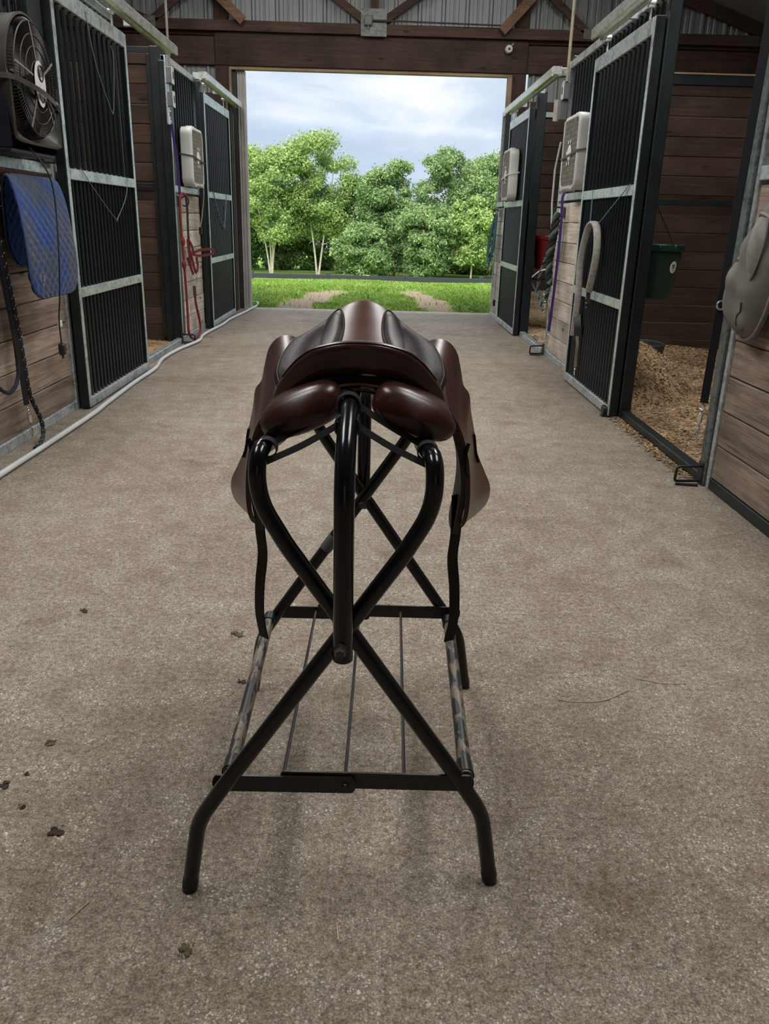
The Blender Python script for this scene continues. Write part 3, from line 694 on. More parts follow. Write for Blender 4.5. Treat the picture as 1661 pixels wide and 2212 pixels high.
ZE = [(1.405, .968), (1.43, .962), (1.50, .950), (1.58, .946), (1.66, .952), (1.74, .962), (1.80, .968), (1.84, .972), (1.87, .968), (1.90, .95), (1.915, .93)]
PW = [(1.405, 2.3), (1.6, 2.0), (1.74, 1.9), (1.84, 1.9), (1.915, 1.9)]
def seat(y, v, up=0):
    w, zc, ze, p = sm(y, WD), sm(y, ZC), sm(y, ZE), sm(y, PW)
    x = w*v; z = zc-(zc-ze)*abs(v)**p
    e = 1e-3; dz = -(zc-ze)*p*abs(v)**(p-1)*(1 if v > 0 else -1)/w
    n = nrm((-dz, 0, 1)); return V(SX+x, y, z)+n*up
yt = lambda u: 1.405+.51*u
yr = lambda v: 1.412+.080*abs(v)**2.2
part(MB().grid(lambda u, v: seat(yr(2*v-1)+(1.915-yr(2*v-1))*u, 2*v-1), 44, 30, .012, flip=True), 'seat', SEATM, sd, 'smooth brown seat')
# cantle: crescent back with a rolled rim
RIM = [(0, 1.0560), (.2, 1.0535), (.4, 1.0455), (.55, 1.0355), (.70, 1.0160), (.82, .9930), (.92, .9700), (1.0, .9470)]
BOT = [(0, .9940), (.2, .9925), (.4, .9860), (.6, .9700), (.8, .9490), (.92, .9360), (1.0, .9300)]
def cant(a, k):
    aa = abs(a); y = 1.392+.082*aa**2.2
    xr = .159*math.copysign(aa**.97, a); rim = V(SX+xr, y, sm(aa, RIM)); bot = V(SX+.157*a, y+.024-.010*aa, sm(aa, BOT))
    T = [(0, 0), (.10, -.014), (.30, -.017), (.60, -.012), (.84, -.010), (.94, -.005), (1.0, .006), (.99, .018), (.95, .034)]
    f = k*(len(T)-1); i = min(int(f), len(T)-2); t = f-i; q = T[i][0]*(1-t)+T[i+1][0]*t; d = T[i][1]*(1-t)+T[i+1][1]*t
    if aa > .93:                                       # blunt rounded ends
        e = (aa-.93)/.07; q = .5+(q-.5)*math.sqrt(max(.04, 1-e*e)); d *= (1-.5*e)
    return bot+(rim-bot)*q+V(0, d, 0)
part(MB().grid(lambda u, v: cant(2*u-1, v*.66), 64, 16, .008), 'cantle', BROWN, sd, 'dark crescent shaped back of the cantle', smooth=60)
part(MB().grid(lambda u, v: cant(2*u-1, .655+.345*v), 64, 10, .008), 'cantle_rim', leather('rim_leather', (.075, .026, .014), .26), sd, 'shiny rolled brown rim of the cantle', smooth=60)
part(MB().tube([cant(a, .67)+V(0, -.0015, 0) for a in np.linspace(-.86, .86, 50)], .0018, 8), 'cantle_piping', DARKL, sd)
# welts and rear edge between cantle and panels
def welt(off, r, lim, dz, y): return MB().tube([(SX+.160*a, y+.055*abs(a)**2, (.992-.060*abs(a)**1.7+dz)) for a in np.linspace(-lim, lim, 44)], r, 8)
part(welt(0, .0042, 1.0, -.010, 1.390), 'welt', BROWN, sd)
part(welt(0, .0040, 1.02, -.018, 1.384), 'welt', DARKL, sd)
part(MB().sweep([(SX+.075*a, 1.400, .9885-.012*abs(a)**2) for a in np.linspace(-1, 1, 24)], [(.005*math.cos(t_)*1.0, .0085*math.sin(t_)) for t_ in np.linspace(0, 2*math.pi, 12, endpoint=False)], up=(0, 0, 1)), 'gullet_bridge', DARKL, sd)
mb = MB()
for s in (-1, 1):
    for k in range(30):
        a = s*(.36+.62*k/30); b = a+s*.012; g = lambda q: V(SX+.160*q, 1.3845+.055*abs(q)**2, .9775-.060*abs(q)**1.7+.0015)
        mb.tube([g(a), g(b)], .0006, 4)
part(mb, 'stitching', THREAD, sd, kind='stuff')
# the two stuffed panels
for s in (-1, 1):
    th = math.radians(24)*s; ca, sa = math.cos(th), math.sin(th)
    def pan(u, v, s=s, ca=ca, sa=sa):
        y = 1.338+.54*u; q = min(1, u/.075); k = (1-(1-q)**2.4)**.5 if q < 1 else 1
        k = max(k, .02); kk = k*(1-.25*max(0, (u-.8)/.2)**2)
        if u > .93: kk *= max(.05, 1-((u-.93)/.07)**2)
        a = 2*math.pi*v; c, d = math.cos(a), math.sin(a); e = 1-(.36 if c*s < 0 else .08)*min(1, k)
        px = .0770*math.copysign(abs(c)**e, c)*kk; pz = (.0365-.004*c*s*0)*math.copysign(abs(d)**e, d)*kk
        cxx = s*(.0985-.012*u); cz = .9360+.006*u
        return (SX+cxx+px*ca+pz*sa, y, cz-px*sa+pz*ca)
    p = part(MB().grid(pan, 40, 28), 'panel', BROWN, sd, 'stuffed rear panel', smooth=60)
    hole = MB(); hole.lathe([(0, .003), (.004, .002), (.005, -.003)], 10, (SX+s*.055, 1.3415, .968), 'y'); part(hole, 'flocking_hole', plain('tan_felt', (.11, .08, .05), .9), p, 'small tan flocking hole')
# skirts covering the stirrup bars
for s in (-1, 1):
    SKH = [(1.455, .146), (1.50, .156), (1.55, .165), (1.65, .167), (1.75, .152), (1.82, .120), (1.845, .100)]
    SKZ = [(1.455, .955), (1.50, .964), (1.55, .973), (1.65, .986), (1.75, 1.005), (1.82, 1.012), (1.845, 1.020)]
    def skirt(u, v, s=s):
        y = 1.455+.39*u; a = seat(y, s*.58, .002); b = V(SX+s*sm(y, SKH), y, sm(y, SKZ))
        q = a+(b-a)*v; q = q+V(0, 0, .011*math.sin(math.pi*min(1, v*1.02))*math.sin(math.pi*min(1, max(0, u)))**.5)
        if v > .9: q = q+V(0, 0, -.006*((v-.9)/.1)**2)
        return q
    part(MB().grid(skirt, 36, 20, .006, flip=s > 0), 'skirt', DARKL, sd, 'dark creased skirt', smooth=60)
    mb = MB()
    for k in range(46):
        a, b = skirt(.06+.88*k/46, .93), skirt(.06+.88*(k+.55)/46, .93); mb.tube([a+V(0, 0, .0012), b+V(0, 0, .0012)], .0006, 4)
    part(mb, 'stitching', THREAD, sd, kind='stuff')
# thigh patches beside the pommel
for s in (-1, 1):
    def patch(u, v, s=s):
        r = u; a = 2*math.pi*v
        y = 1.735+.105*r*math.sin(a); vv = s*(.50+.04*math.sin(a)*-r+.20*r*math.cos(a))
        return seat(y, vv, .0015+.006*(1-r**4))
    p = part(MB().grid(patch, 8, 36), 'thigh_patch', DARKS, sd, 'dark oval thigh patch', smooth=60)
    mb = MB()
    for k in range(70):
        a, b = patch(.80, k/70), patch(.80, (k+.5)/70); mb.tube([a+V(0, 0, .0008), b+V(0, 0, .0008)], .0005, 4)
    part(mb, 'stitching', THREAD, p, kind='stuff')
    part(MB().tube([patch(1.0, k/48) for k in range(48)], .0022, 6, closed=True), 'piping', DARKL, p)
# flaps
def quad_round(u, v, e=.62):
    """unit square to rounded rectangle"""
    a, b = 2*u-1, 2*v-1; m = max(abs(a), abs(b))
    if m < 1e-9: return .5, .5
    l = math.hypot(a, b); k = m/l
    ra, rb = a*(1-e+e*k), b*(1-e+e*k)
    return (ra+1)/2, (rb+1)/2
FR = [(.118, .984), (.150, 1.002), (.182, 1.000), (.206, .976), (.218, .935), (.226, .900), (.241, .878), (.247, .840), (.258, .790), (.266, .745), (.286, .700), (.301, .665), (.296, .632), (.272, .606)]
RE = [(.100, .955), (.125, .950), (.145, .938), (.162, .922), (.176, .902), (.188, .880), (.198, .850), (.205, .820), (.209, .790), (.211, .760), (.211, .735), (.209, .712), (.204, .694), (.196, .682)]
FRP = cr([(q[0], q[1], 0) for q in FR], 8); REP = cr([(q[0], q[1], 0) for q in RE], 8)
HR = [(.60, .196), (.68, .206), (.76, .211), (.82, .205), (.88, .188), (.95, .165)]
for s in (-1, 1):
    def flap(u, v, s=s):
        w = 1-v; i = w*(len(FRP)-1); k = min(int(i), len(FRP)-2); t_ = i-k
        f = FRP[k]*(1-t_)+FRP[k+1]*t_; r = REP[k]*(1-t_)+REP[k+1]*t_
        c = abs(2*v-1)**6                              # corners drawn in
        a = u+(.5-u)*.30*c; g = a**1.15; q = r*(1-g)+f*g
        y = 1.470+.012*(1-v)+a*(.365-.05*max(0, .35-v)/.35)
        return (SX+s*q[0], y, q[1])
    f = part(MB().grid(flap, 30, 60, .0042, flip=s > 0), 'flap', BROWN, sd, 'brown outer flap flaring at the bottom', smooth=60)
    edge = [flap(0, t_) for t_ in np.linspace(.04, .62, 24)]
    part(MB().tube([V(q)+V(-s*.002, 0, 0) for q in edge], .0036, 6), 'flap_edge', EDGE, f, 'red brown cut edge')
    def sweat(u, v, s=s):
        a, b = quad_round(u, v, .45); y = 1.455+.30*a+.045*(1-b); z = .640+.03*a+.30*b
        h = sm(z, HR)-.014+.030*a
        return (SX+s*(h-.010*math.sin(math.pi*a)), y, z)
    part(MB().grid(sweat, 24, 30, .011, flip=s > 0), 'sweat_flap', INNER, sd, 'grey brown padded inner flap', smooth=60)
    lp = MB().strap([(SX+s*.205, 1.470, .862), (SX+s*.200, 1.466, .842), (SX+s*.199, 1.466, .815), (SX+s*.207, 1.47, .800)], .018, .004, (0, 1, 0)); part(lp, 'billet_keeper', DARKL, sd)
    bl = cr([(SX+s*.196, 1.535, .74), (SX+s*.198, 1.535, .66), (SX+s*(.195), 1.54, .600), (SX+s*.203, 1.545, .53), (SX+s*.206, 1.55, .46), (SX+s*.199, 1.555, .40)], 6)
    part(MB().strap(bl, .026, .0034, lambda t_, s=s: (.75*s+.1*t_, .6, 0)), 'billet', DARKL, sd, 'long dark girth billet')
    # band where the flap tucks under its keeper
    q = [V(flap(.93, t_))+V(s*.0035, 0, 0) for t_ in np.linspace(.28, .40, 6)]
    part(MB().strap(q, .055, .004, (0, 1, 0)), 'flap_band', DARKL, f)

# ------------------------------------------------------------------ added light panels in the roof, out of view, to brighten the aisle
mlp, nt, b_, N_, L_ = newmat('glowing_roof_panel'); b_.inputs['Base Color'].default_value = (.8, .85, .9, 1); b_.inputs['Roughness'].default_value = .6
b_.inputs['Emission Color'].default_value = (.86, .93, 1, 1); b_.inputs['Emission Strength'].default_value = .8
k = 1
for sgn in (-1, 1):
    for yc in (1.7, 5.1, 8.5):
        xm = XC+sgn*1.9; ang = math.atan(SLOPE); z = roof_z(xm)-.02
        w = thing('fill_panel_%d' % k, (xm, yc, z), 'added glowing panel set in the roof above the aisle, out of view', 'light panel', 'added roof light panels', 'structure')
        mb = MB(); d = V(math.cos(ang), 0, -sgn*math.sin(ang))
        mb.bar(V(xm, yc, z)-d*.5, V(xm, yc, z)+d*.5, 2.2, .01, up=(0, 0, 1)); part(mb, 'panel', mlp, w, smooth=0)
        la = bpy.data.lights.new('roof_fill_light', 'AREA'); la.shape = 'RECTANGLE'; la.size = .95; la.size_y = 2.1; la.energy = ROOF_FILL_W; la.color = (1, .985, .96)  # added area light below each panel, lights the aisle
        lo_ = bpy.data.objects.new('roof_fill_light', la); COL.objects.link(lo_); lo_.location = (xm, yc, z-.03); lo_.rotation_euler = (0, sgn*ang, 0)
        k += 1

# ------------------------------------------------------------------ ground outside
def gz(x, y):
    r = -.03-.02*min(1, max(0, (y-14)/4))
    if y > 18.5: r -= .19*(y-18.5)*min(1, (y-18.5)/2.5)
    return max(r, -2.4)+.015*math.sin(1.7*x+.8*y)
def track_w(x, y):
    """how bare the ground is: two wheel tracks"""
    t = 0
    for c0, c1, hw in ((-1.25, -.78, .42), (1.05, .62, .34)):
        c = c0+(c1-c0)*(y-12.4)/4; t = max(t, 1-abs(x-c+.12*math.sin(5*y+3*x)*math.sin(2.3*y))/hw)
    return max(0, t)*max(0, min(1, (16.6-y)/1.2))
def ground_mat():
    m, nt, b, N, L = newmat('meadow_ground'); v = objvec(N, L); n = noise(N, L, v, 5, 6, .7); n2 = noise(N, L, v, 28, 5, .7)
    at = N('ShaderNodeAttribute'); at.attribute_name = 'bare'
    dirt = ramp(N, [(.3, (.20, .135, .095)), (.55, (.36, .265, .20)), (.75, (.52, .42, .33))]); L(n2.outputs['Fac'], dirt.inputs['Fac'])
    gr = ramp(N, [(.3, (.10, .18, .03)), (.7, (.25, .37, .08))]); L(n.outputs['Fac'], gr.inputs['Fac'])
    a = N('ShaderNodeMath'); a.operation = 'MULTIPLY_ADD'; a.inputs[1].default_value = .6; L(n.outputs['Fac'], a.inputs[0]); L(at.outputs['Fac'], a.inputs[2])
    rr = ramp(N, [(.48, (0, 0, 0)), (.62, (1, 1, 1))]); L(a.outputs[0], rr.inputs['Fac'])
    mx = N('ShaderNodeMix'); mx.data_type = 'RGBA'; L(rr.outputs['Color'], mx.inputs[0]); L(gr.outputs['Color'], mx.inputs[6]); L(dirt.outputs['Color'], mx.inputs[7])
    L(mx.outputs[2], b.inputs['Base Color']); b.inputs['Roughness'].default_value = .95; b.inputs['Specular IOR Level'].default_value = .1; return m
xs = np.concatenate([np.linspace(-60, -6, 19)[:-1], np.linspace(-6, 6, 61), np.linspace(6, 60, 19)[1:]])
ys = np.concatenate([np.linspace(12.2, 24, 70)[:-1], np.linspace(24, 110, 44)])
vv = [(x, y, gz(x, y)) for y in ys for x in xs]; nx = len(xs)
mb = MB(); mb.add(vv, [(j*nx+i, j*nx+i+1, (j+1)*nx+i+1, (j+1)*nx+i) for j in range(len(ys)-1) for i in range(nx-1)])
me = mb.mesh('ground', smooth=0); at = me.attributes.new('bare', 'FLOAT', 'POINT'); at.data.foreach_set('value', [track_w(x, y) for x, y, z in vv])
tag(put(me, 'ground', ground_mat(), None, (0, 0, 0)), 'sloping meadow outside the barn with two bare wheel tracks', 'ground', None, 'structure')
# ground behind the barn's other end
solo(MB().box(-40, 40, -60, -14, -.2, -.02), 'ground', plain('meadow_plain', (.12, .18, .05), .95), (0, -37, 0), 'meadow behind the opposite end of the barn', 'ground', kind='structure', smooth=0)

def leaf_mat(name, c0, c1, c2, trans=.35):
    m, nt, b, N, L = newmat(name); g = N('ShaderNodeNewGeometry'); v = objvec(N, L); n = noise(N, L, v, .9, 3)
    a = N('ShaderNodeMath'); a.operation = 'MULTIPLY_ADD'; a.inputs[1].default_value = .45; h = N('ShaderNodeMath'); h.operation = 'MULTIPLY'; h.inputs[1].default_value = .62
    L(n.outputs['Fac'], h.inputs[0]); L(g.outputs['Random Per Island'], a.inputs[0]); L(h.outputs[0], a.inputs[2])
    r = ramp(N, [(.25, c0), (.5, c1), (.8, c2)]); L(a.outputs[0], r.inputs['Fac']); L(r.outputs['Color'], b.inputs['Base Color']); b.inputs['Roughness'].default_value = .6
    b.inputs['Specular IOR Level'].default_value = .08
    tr = N('ShaderNodeBsdfTranslucent'); L(r.outputs['Color'], tr.inputs['Color']); ms = N('ShaderNodeMixShader'); ms.inputs[0].default_value = trans
    L(b.outputs[0], ms.inputs[1]); L(tr.outputs[0], ms.inputs[2]); L(ms.outputs[0], nt.nodes['Material Output'].inputs['Surface']); return m
def quads_mesh(name, q):
    """q: n x k x 3 array of polygons"""
    n, k = q.shape[:2]; me = bpy.data.meshes.new(name)
    me.vertices.add(n*k); me.vertices.foreach_set('co', q.reshape(-1).astype(np.float32))
    me.loops.add(n*k); me.loops.foreach_set('vertex_index', np.arange(n*k, dtype=np.int32))
    me.polygons.add(n); me.polygons.foreach_set('loop_start', np.arange(0, n*k, k, dtype=np.int32))
    me.update(calc_edges=True); me.validate(); return me
# grass blades
n = 110000
yy = 12.25+(RNG.uniform(0, 1, n)**1.15)*9.0; xx = RNG.uniform(-1, 1, n)*(2.6+(yy-12.2)*.22)
bare = np.array([track_w(a, b) for a, b in zip(xx, yy)]); keep = RNG.uniform(0, 1, n) > np.clip(bare*3.2, 0, .985)
edge = (yy < 12.6) & (RNG.uniform(0, 1, n) < .45); keep &= ~edge
xx, yy = xx[keep], yy[keep]; n = len(xx); zz = np.array([gz(a, b) for a, b in zip(xx, yy)])
hh = RNG.uniform(.03, .10, n)*(1-.35*np.clip((yy-15)/3, 0, 1)); A = RNG.uniform(0, 6.28, n); w = RNG.uniform(.004, .009, n)
side = np.stack([np.cos(A), np.sin(A), 0*A], 1); lean = np.stack([RNG.normal(0, .35, n), RNG.normal(0, .35, n), np.ones(n)], 1)*hh[:, None]
base = np.stack([xx, yy, zz-.005], 1); B2 = RNG.normal(0, .25, (n, 3))*hh[:, None]; B2[:, 2] = -abs(B2[:, 2])
q = np.stack([base-side*w[:, None], base+side*w[:, None], base+lean*.6+side*w[:, None]*.7, base+lean+B2, base+lean*.6-side*w[:, None]*.7], 1)
tag(put(quads_mesh('meadow_grass', q), 'meadow_grass', leaf_mat('grass_blades', (.14, .27, .04), (.30, .47, .09), (.55, .66, .22)), None, (0, 0, 0)), 'short bright green grass outside the barn doorway', 'grass', None, 'stuff')
# a few broad weeds along the sill
for i, (x, y, sc) in enumerate([(-1.62, 12.38, 1), (1.45, 12.36, 1.1), (1.25, 12.5, .8), (.05, 12.42, .7), (-.15, 13.8, 1.1)]):
    m_ = 26; A = RNG.uniform(0, 6.28, m_); r = RNG.uniform(.02, .17, m_)*sc; z = RNG.uniform(.03, .12, m_)*sc
    c = np.stack([x+r*np.cos(A), y+r*np.sin(A), z], 1); d = np.stack([np.cos(A), np.sin(A), RNG.uniform(-.2, .6, m_)], 1)*.045*sc; e = np.stack([-np.sin(A), np.cos(A), 0*A], 1)*.022*sc
    lf = quads_mesh('leaves', np.stack([c-d, c+e, c+d, c-e], 1)-V(x, y, 0))
    t = thing('weed', (x, y, -.02), 'small leafy weed at the doorway sill, %s' % ['beside the white hose end', 'rightmost of them', 'next to the rightmost one', 'right behind the pommel', 'a tall one between the wheel tracks'][i], 'weed', 'weeds along the sill')
    put(lf, 'leaves', leaf_mat('weed_leaves', (.07, .16, .03), (.14, .27, .06), (.28, .42, .12)) if i == 0 else bpy.data.materials['weed_leaves'], t, (x, y, 0))
    part(MB().tube([(x, y, -.02), (x+.01, y, .06*sc), (x, y+.01, .12*sc+(.16 if i == 4 else 0))], .003, 5), 'stem', plain('weed_stem', (.10, .18, .05), .8), t)

# black board fence
FB = plain('black_fence_paint', (.014, .017, .023), .6, 0, .25)
fy = 27.0; fn = thing('board_fence', (1, fy, gz(1, fy)), 'black board fence running behind the meadow', 'fence')
px = np.arange(-11.4, 13, 2.45)+.05
for i, x in enumerate(px):
    g = gz(x, fy); part(MB().cbox(x-.07, x+.07, fy-.07, fy+.07, g-.05, -.37, .01), 'fence_post', FB, fn)
for i in range(len(px)-1):
    for k, z in enumerate((-.50, -.86, -1.22)): part(MB().cbox(px[i], px[i+1], fy-.11, fy-.07, z-.075, z+.075, .006), 'board', FB, fn)

# trees
BARK = plain('grey_bark', (.20, .17, .14), .9, 0, .35, 6, .4, 30)
BARKP = plain('pale_bark', (.40, .36, .30), .9, 0, .3, 5, .3, 30)
LEAF_A = leaf_mat('leaves_pale', (.12, .20, .06), (.25, .37, .115), (.43, .54, .20))
LEAF_B = leaf_mat('leaves_mid', (.075, .14, .055), (.19, .30, .115), (.36, .47, .21))
LEAF_C = leaf_mat('leaves_dark', (.10, .17, .065), (.20, .31, .12), (.34, .46, .20))
GB = -2.4
def tree(x, y, top, r, low, nleaf, mats, label, stems=1, bark=None, dense=1., lsize=.15, group='trees beyond the fence'):
    """crown from 'low' to 'top' with radius r on branching stems"""
    lsize *= .64; nleaf = int(nleaf*2.1)
    bark = bark or BARK; t = thing('tree', (x, y, GB), label, 'tree', group)
    H = top-GB; tips = []; mb = MB()
    for k in range(stems):
        a = random.uniform(0, 6.28); sp_ = .0 if stems == 1 else .16*(low-GB+2)
        ax = math.cos(a)*sp_ if stems > 1 else 0
        if stems > 1: ax = (k/(stems-1)-.5)*2*sp_*1.2
        p = [V(x+ax*.05, y, GB-.1), V(x+ax*.3+random.uniform(-.06, .06), y+random.uniform(-.1, .1), GB+.22*H), V(x+ax*.8+random.uniform(-.15, .15), y+random.uniform(-.2, .2), GB+.5*H), V(x+ax*1.4+random.uniform(-.3, .3), y+random.uniform(-.3, .3), GB+.86*H)]
        c = cr(p, 5); R0 = .11*H/9*(1.1 if stems == 1 else .75); mb.tube(c, [R0*(1-.85*i/(len(c)-1)) for i in range(len(c))], 7)
        for bq in range(7):
            i = random.randint(int(len(c)*.35), len(c)-2); a = random.uniform(0, 6.28); L_ = r*random.uniform(.5, .95)*(1-.4*i/len(c))
            e = c[i]+V(math.cos(a)*L_, math.sin(a)*L_, random.uniform(.35, 1.0)*L_); md = (c[i]+e)/2+V(0, 0, -.06*L_)
            bb = cr([c[i], md, e], 4); r0 = R0*.38*(1-.5*i/len(c)); mb.tube(bb, [r0*(1-.8*j/(len(bb)-1)) for j in range(len(bb))], 5); tips.append(e)
    part(mb, 'trunk', bark, t)
    nb = int(62*dense); B = []
    for i in range(nb):
        u = random.random(); z = low+(top-low)*u**.85
        q = (z-low)/(top-low); env = r*(.55+.75*q)*(1-max(0, (q-.45)/.55)**2.2)**.5 if q > .0 else r*.5
        a = random.uniform(0, 6.28); rr = env*math.sqrt(random.random())*.92
        B.append((x+rr*math.cos(a), y+rr*math.sin(a)*.8, z-.25*r*.3, r*random.uniform(.11, .31)))
    for e in tips:
        if e[2] > low-.4: B.append((e[0], e[1], e[2], r*random.uniform(.15, .26)))
    B = np.array(B); w = B[:, 3]**2; idx = RNG.choice(len(B), nleaf, p=w/w.sum())
    d = RNG.normal(0, 1, (nleaf, 3)); d /= np.linalg.norm(d, axis=1, keepdims=True); rad = np.abs(RNG.normal(.86, .27, nleaf))
    C = B[idx, :3]+d*(B[idx, 3]*rad)[:, None]*V(1, 1, .8)
    nn = d*.7+RNG.normal(0, .6, (nleaf, 3))+V(0, -.15, .35); nn /= np.linalg.norm(nn, axis=1, keepdims=True)
    a1 = np.cross(nn, RNG.normal(0, 1, (nleaf, 3))); a1 /= np.linalg.norm(a1, axis=1, keepdims=True); a2 = np.cross(nn, a1)
    l = lsize*RNG.uniform(.6, 1.25, nleaf)[:, None]; q = np.stack([C-a1*l, C+a2*l*.5, C+a1*l, C-a2*l*.5], 1)
    put(quads_mesh('foliage', q-V(x, y, GB)), 'foliage', mats, t, (x, y, GB)); return t
tree(-7.1, 57, 5.6, 3.0, .2, 17000, LEAF_A, 'pale green multi stemmed tree with fanned grey trunks at the left of the doorway', 4, BARKP, .9)
tree(-4.05, 58, 6.5, 2.7, .6, 15000, LEAF_A, 'tallest airy pale green tree with a slim forked trunk, left of the middle', 2, BARKP, .75, .14)
tree(-10.6, 60, 5.4, 3.2, -.2, 14000, LEAF_A, 'pale green tree half hidden behind the left door jamb', 2, BARKP)
tree(-1.6, 60, 3.6, 2.3, -2.0, 14000, LEAF_B, 'lower round green tree in the dip of the tree line', 1, None, 1.2)
tree(1.15, 57, 4.9, 2.6, -1.6, 20000, LEAF_B, 'broad green maple in the middle of the tree line', 1, None, 1.3)
tree(4.6, 59, 5.7, 2.9, -1.4, 22000, LEAF_B, 'tall dense green tree right of the middle', 1, None, 1.4)
tree(7.9, 57, 5.2, 2.7, -1.2, 20000, LEAF_B, 'bright green tree at the right of the doorway', 1, None, 1.3)
tree(3.0, 54, 1.9, 2.0, -2.0, 13000, LEAF_B, 'low bushy green tree standing in front of the tall dense one', 1, None, 1.2)
tree(6.0, 54, 2.6, 1.8, -1.0, 11000, LEAF_A, 'small yellowish green tree with a thin bare trunk on the right', 1, BARKP, 1.)
tree(11.2, 59, 5.6, 3.0, -1.4, 16000, LEAF_B, 'green tree hidden behind the right stall front', 1, None, 1.2)
tree(-1.0, 53.5, .9, 1.8, -2.2, 11000, LEAF_B, 'low leafy sapling at the foot of the trees near the middle', 1, None, 1.2)
tree(-14.5, 62, 5.6, 3.0, -1, 9000, LEAF_B, 'green tree far left behind the barn wall', 1, None, 1.1)
tree(15, 62, 5.6, 3.0, -1, 9000, LEAF_B, 'green tree far right behind the barn wall', 1, None, 1.1)
names = ['at the far left', 'under the multi stemmed tree', 'between the two pale trees', 'under the tallest tree', 'left of the middle', 'in the middle', 'right of the middle', 'under the tall dense tree', 'under the small yellowish tree', 'at the far right']
for i, x in enumerate(np.linspace(-13, 13, 10)):
    tree(float(x), 64+random.uniform(-1, 1), 1.2+random.uniform(-.5, 1.0), 2.1, -2.3, 7000, LEAF_C, 'dark understorey bush behind the trees, '+names[i], 1, None, 1.2, .2, 'understorey bushes')

# ------------------------------------------------------------------ small builders for tack
def resample(path, n):
    P = np.array(path, float); d = np.r_[0, np.cumsum(np.linalg.norm(np.diff(P, axis=0), axis=1))]
    t = np.linspace(0, d[-1], n); return np.stack([np.interp(t, d, P[:, k]) for k in range(3)], 1), d[-1]
def strand(mb, path, rad, r, pitch, phase, n=7):
    L0 = resample(path, 4)[1]; P, _ = resample(path, max(12, int(L0/pitch*10))); T = np.gradient(P, axis=0); T /= np.linalg.norm(T, axis=1, keepdims=True)
    ref = V(1, 0, 0); A = np.cross(T, ref); A /= np.maximum(np.linalg.norm(A, axis=1, keepdims=True), 1e-9); B = np.cross(T, A)
    s_ = np.linspace(0, L0, len(P)); ph = 2*math.pi*s_/pitch+phase
    mb.tube(P+(A*np.cos(ph)[:, None]+B*np.sin(ph)[:, None])*rad, r, n); return mb
def snap(p, d, k=1.0, parent=None, open_hook=True):
    """swivel snap hanging from p along d: ring, swivel, barrel and hook"""
    p = V(p); d = nrm(d); q = nrm(np.cross(d, (1, .3, 0))); mb = MB()
    c = p+d*.012*k; mb.tube([c+(q*math.cos(a)+d*math.sin(a))*.012*k for a in np.linspace(0, 6.283, 14, endpoint=False)], .0028*k, 6, closed=True)
    mb.tube([p+d*.024*k, p+d*.034*k, p+d*.036*k, p+d*.070*k, p+d*.072*k, p+d*.078*k], [.004*k, .005*k, .009*k, .009*k, .006*k, .005*k], 8)
    h = cr([p+d*.076*k, p+d*.092*k+q*.004*k, p+d*.112*k-q*.010*k, p+d*.128*k-q*.002*k, p+d*.128*k+q*.014*k, p+d*.118*k+q*.022*k], 4)
    mb.tube(h, .0042*k, 7); return part(mb, 'snap', CHROME, parent, 'chrome snap hook')
def hook_rack(loc, s, label):
    """black halter hook screwed to a plank; s points into the aisle"""
    x, y, z = loc; t = thing('halter_hook', loc, label, 'hook', 'halter hooks')
    part(MB().cbox(min(x, x+s*.006), max(x, x+s*.006), y-.03, y+.03, z-.05, z+.05, .002), 'back_plate', BLACKP, t)
    part(MB().tube([(x+s*.055+.045*math.cos(a)*s*.9, y, z+.045*math.sin(a)) for a in np.linspace(-2.2, 2.6, 16)], .007, 8), 'hoop', BLACKP, t)
    return t

# ------------------------------------------------------------------ black drum fan on the near left stall front
NAVY = plain('navy_fan_shell', (.008, .009, .016), .35, 0, .4, 6)
TAUPE = plain('dusty_taupe_bezel', (.032, .028, .022), .45, 0, .5, 9)
FANX, FY, FZ, FRAD = -1.785, 4.665, 1.880, .262
fan = thing('drum_fan', (-1.89, FY, 1.524), 'large black drum fan strapped to the near left stall front above the blue saddle pad', 'fan')
def arch(hw, zb, n=20): return [(hw, zb)]+[(hw*math.cos(a), (FZ-.0)+hw*math.sin(a)) for a in np.linspace(0, math.pi, n)]+[(-hw, zb)]
A_ = arch(.292, 1.545); m = len(A_); mb = MB()
v = [(-1.99, FY+a, b) for a, b in A_]+[(-1.80, FY+a, b) for a, b in A_]
mb.add(v, [tuple(range(m-1, -1, -1))]+[(i, (i+1) % m, m+(i+1) % m, m+i) for i in range(m)])
part(mb, 'housing', NAVY, fan)
def bezel(u, v):
    a = 2*math.pi*v; c, s_ = math.cos(a), math.sin(a); r0 = FRAD+.018
    k = 1/max(abs(c), abs(s_)) if s_ < 0 else 1; out = (.300 if s_ < 0 else .288)*min(k, 1.38)
    r = r0+(out-r0)*u; x = FANX-.05*(1-u)+(.018*u*u if s_ < 0 else 0); return (x, FY+r*c, max(1.530, FZ+r*s_))
part(MB().grid(bezel, 8, 64, .012), 'bezel', TAUPE, fan, 'dusty taupe front frame')
part(MB().cbox(-2.0, -1.81, FY-.29, FY+.29, 1.524, 1.546, .006), 'base', BLACKP, fan)
part(MB().cbox(-1.93, -1.86, FY-.298, FY-.293, 1.60, 1.64, .002), 'label_plate', plain('grey_label', (.22, .23, .24), .5), fan, 'small grey label plate')
part(MB().lathe([(0, -1.93), (.255, -1.93), (.26, -1.9)], 40, (0, FY, FZ), 'x'), 'back_disc', plain('fan_dark', (.006, .006, .007), .8), fan)
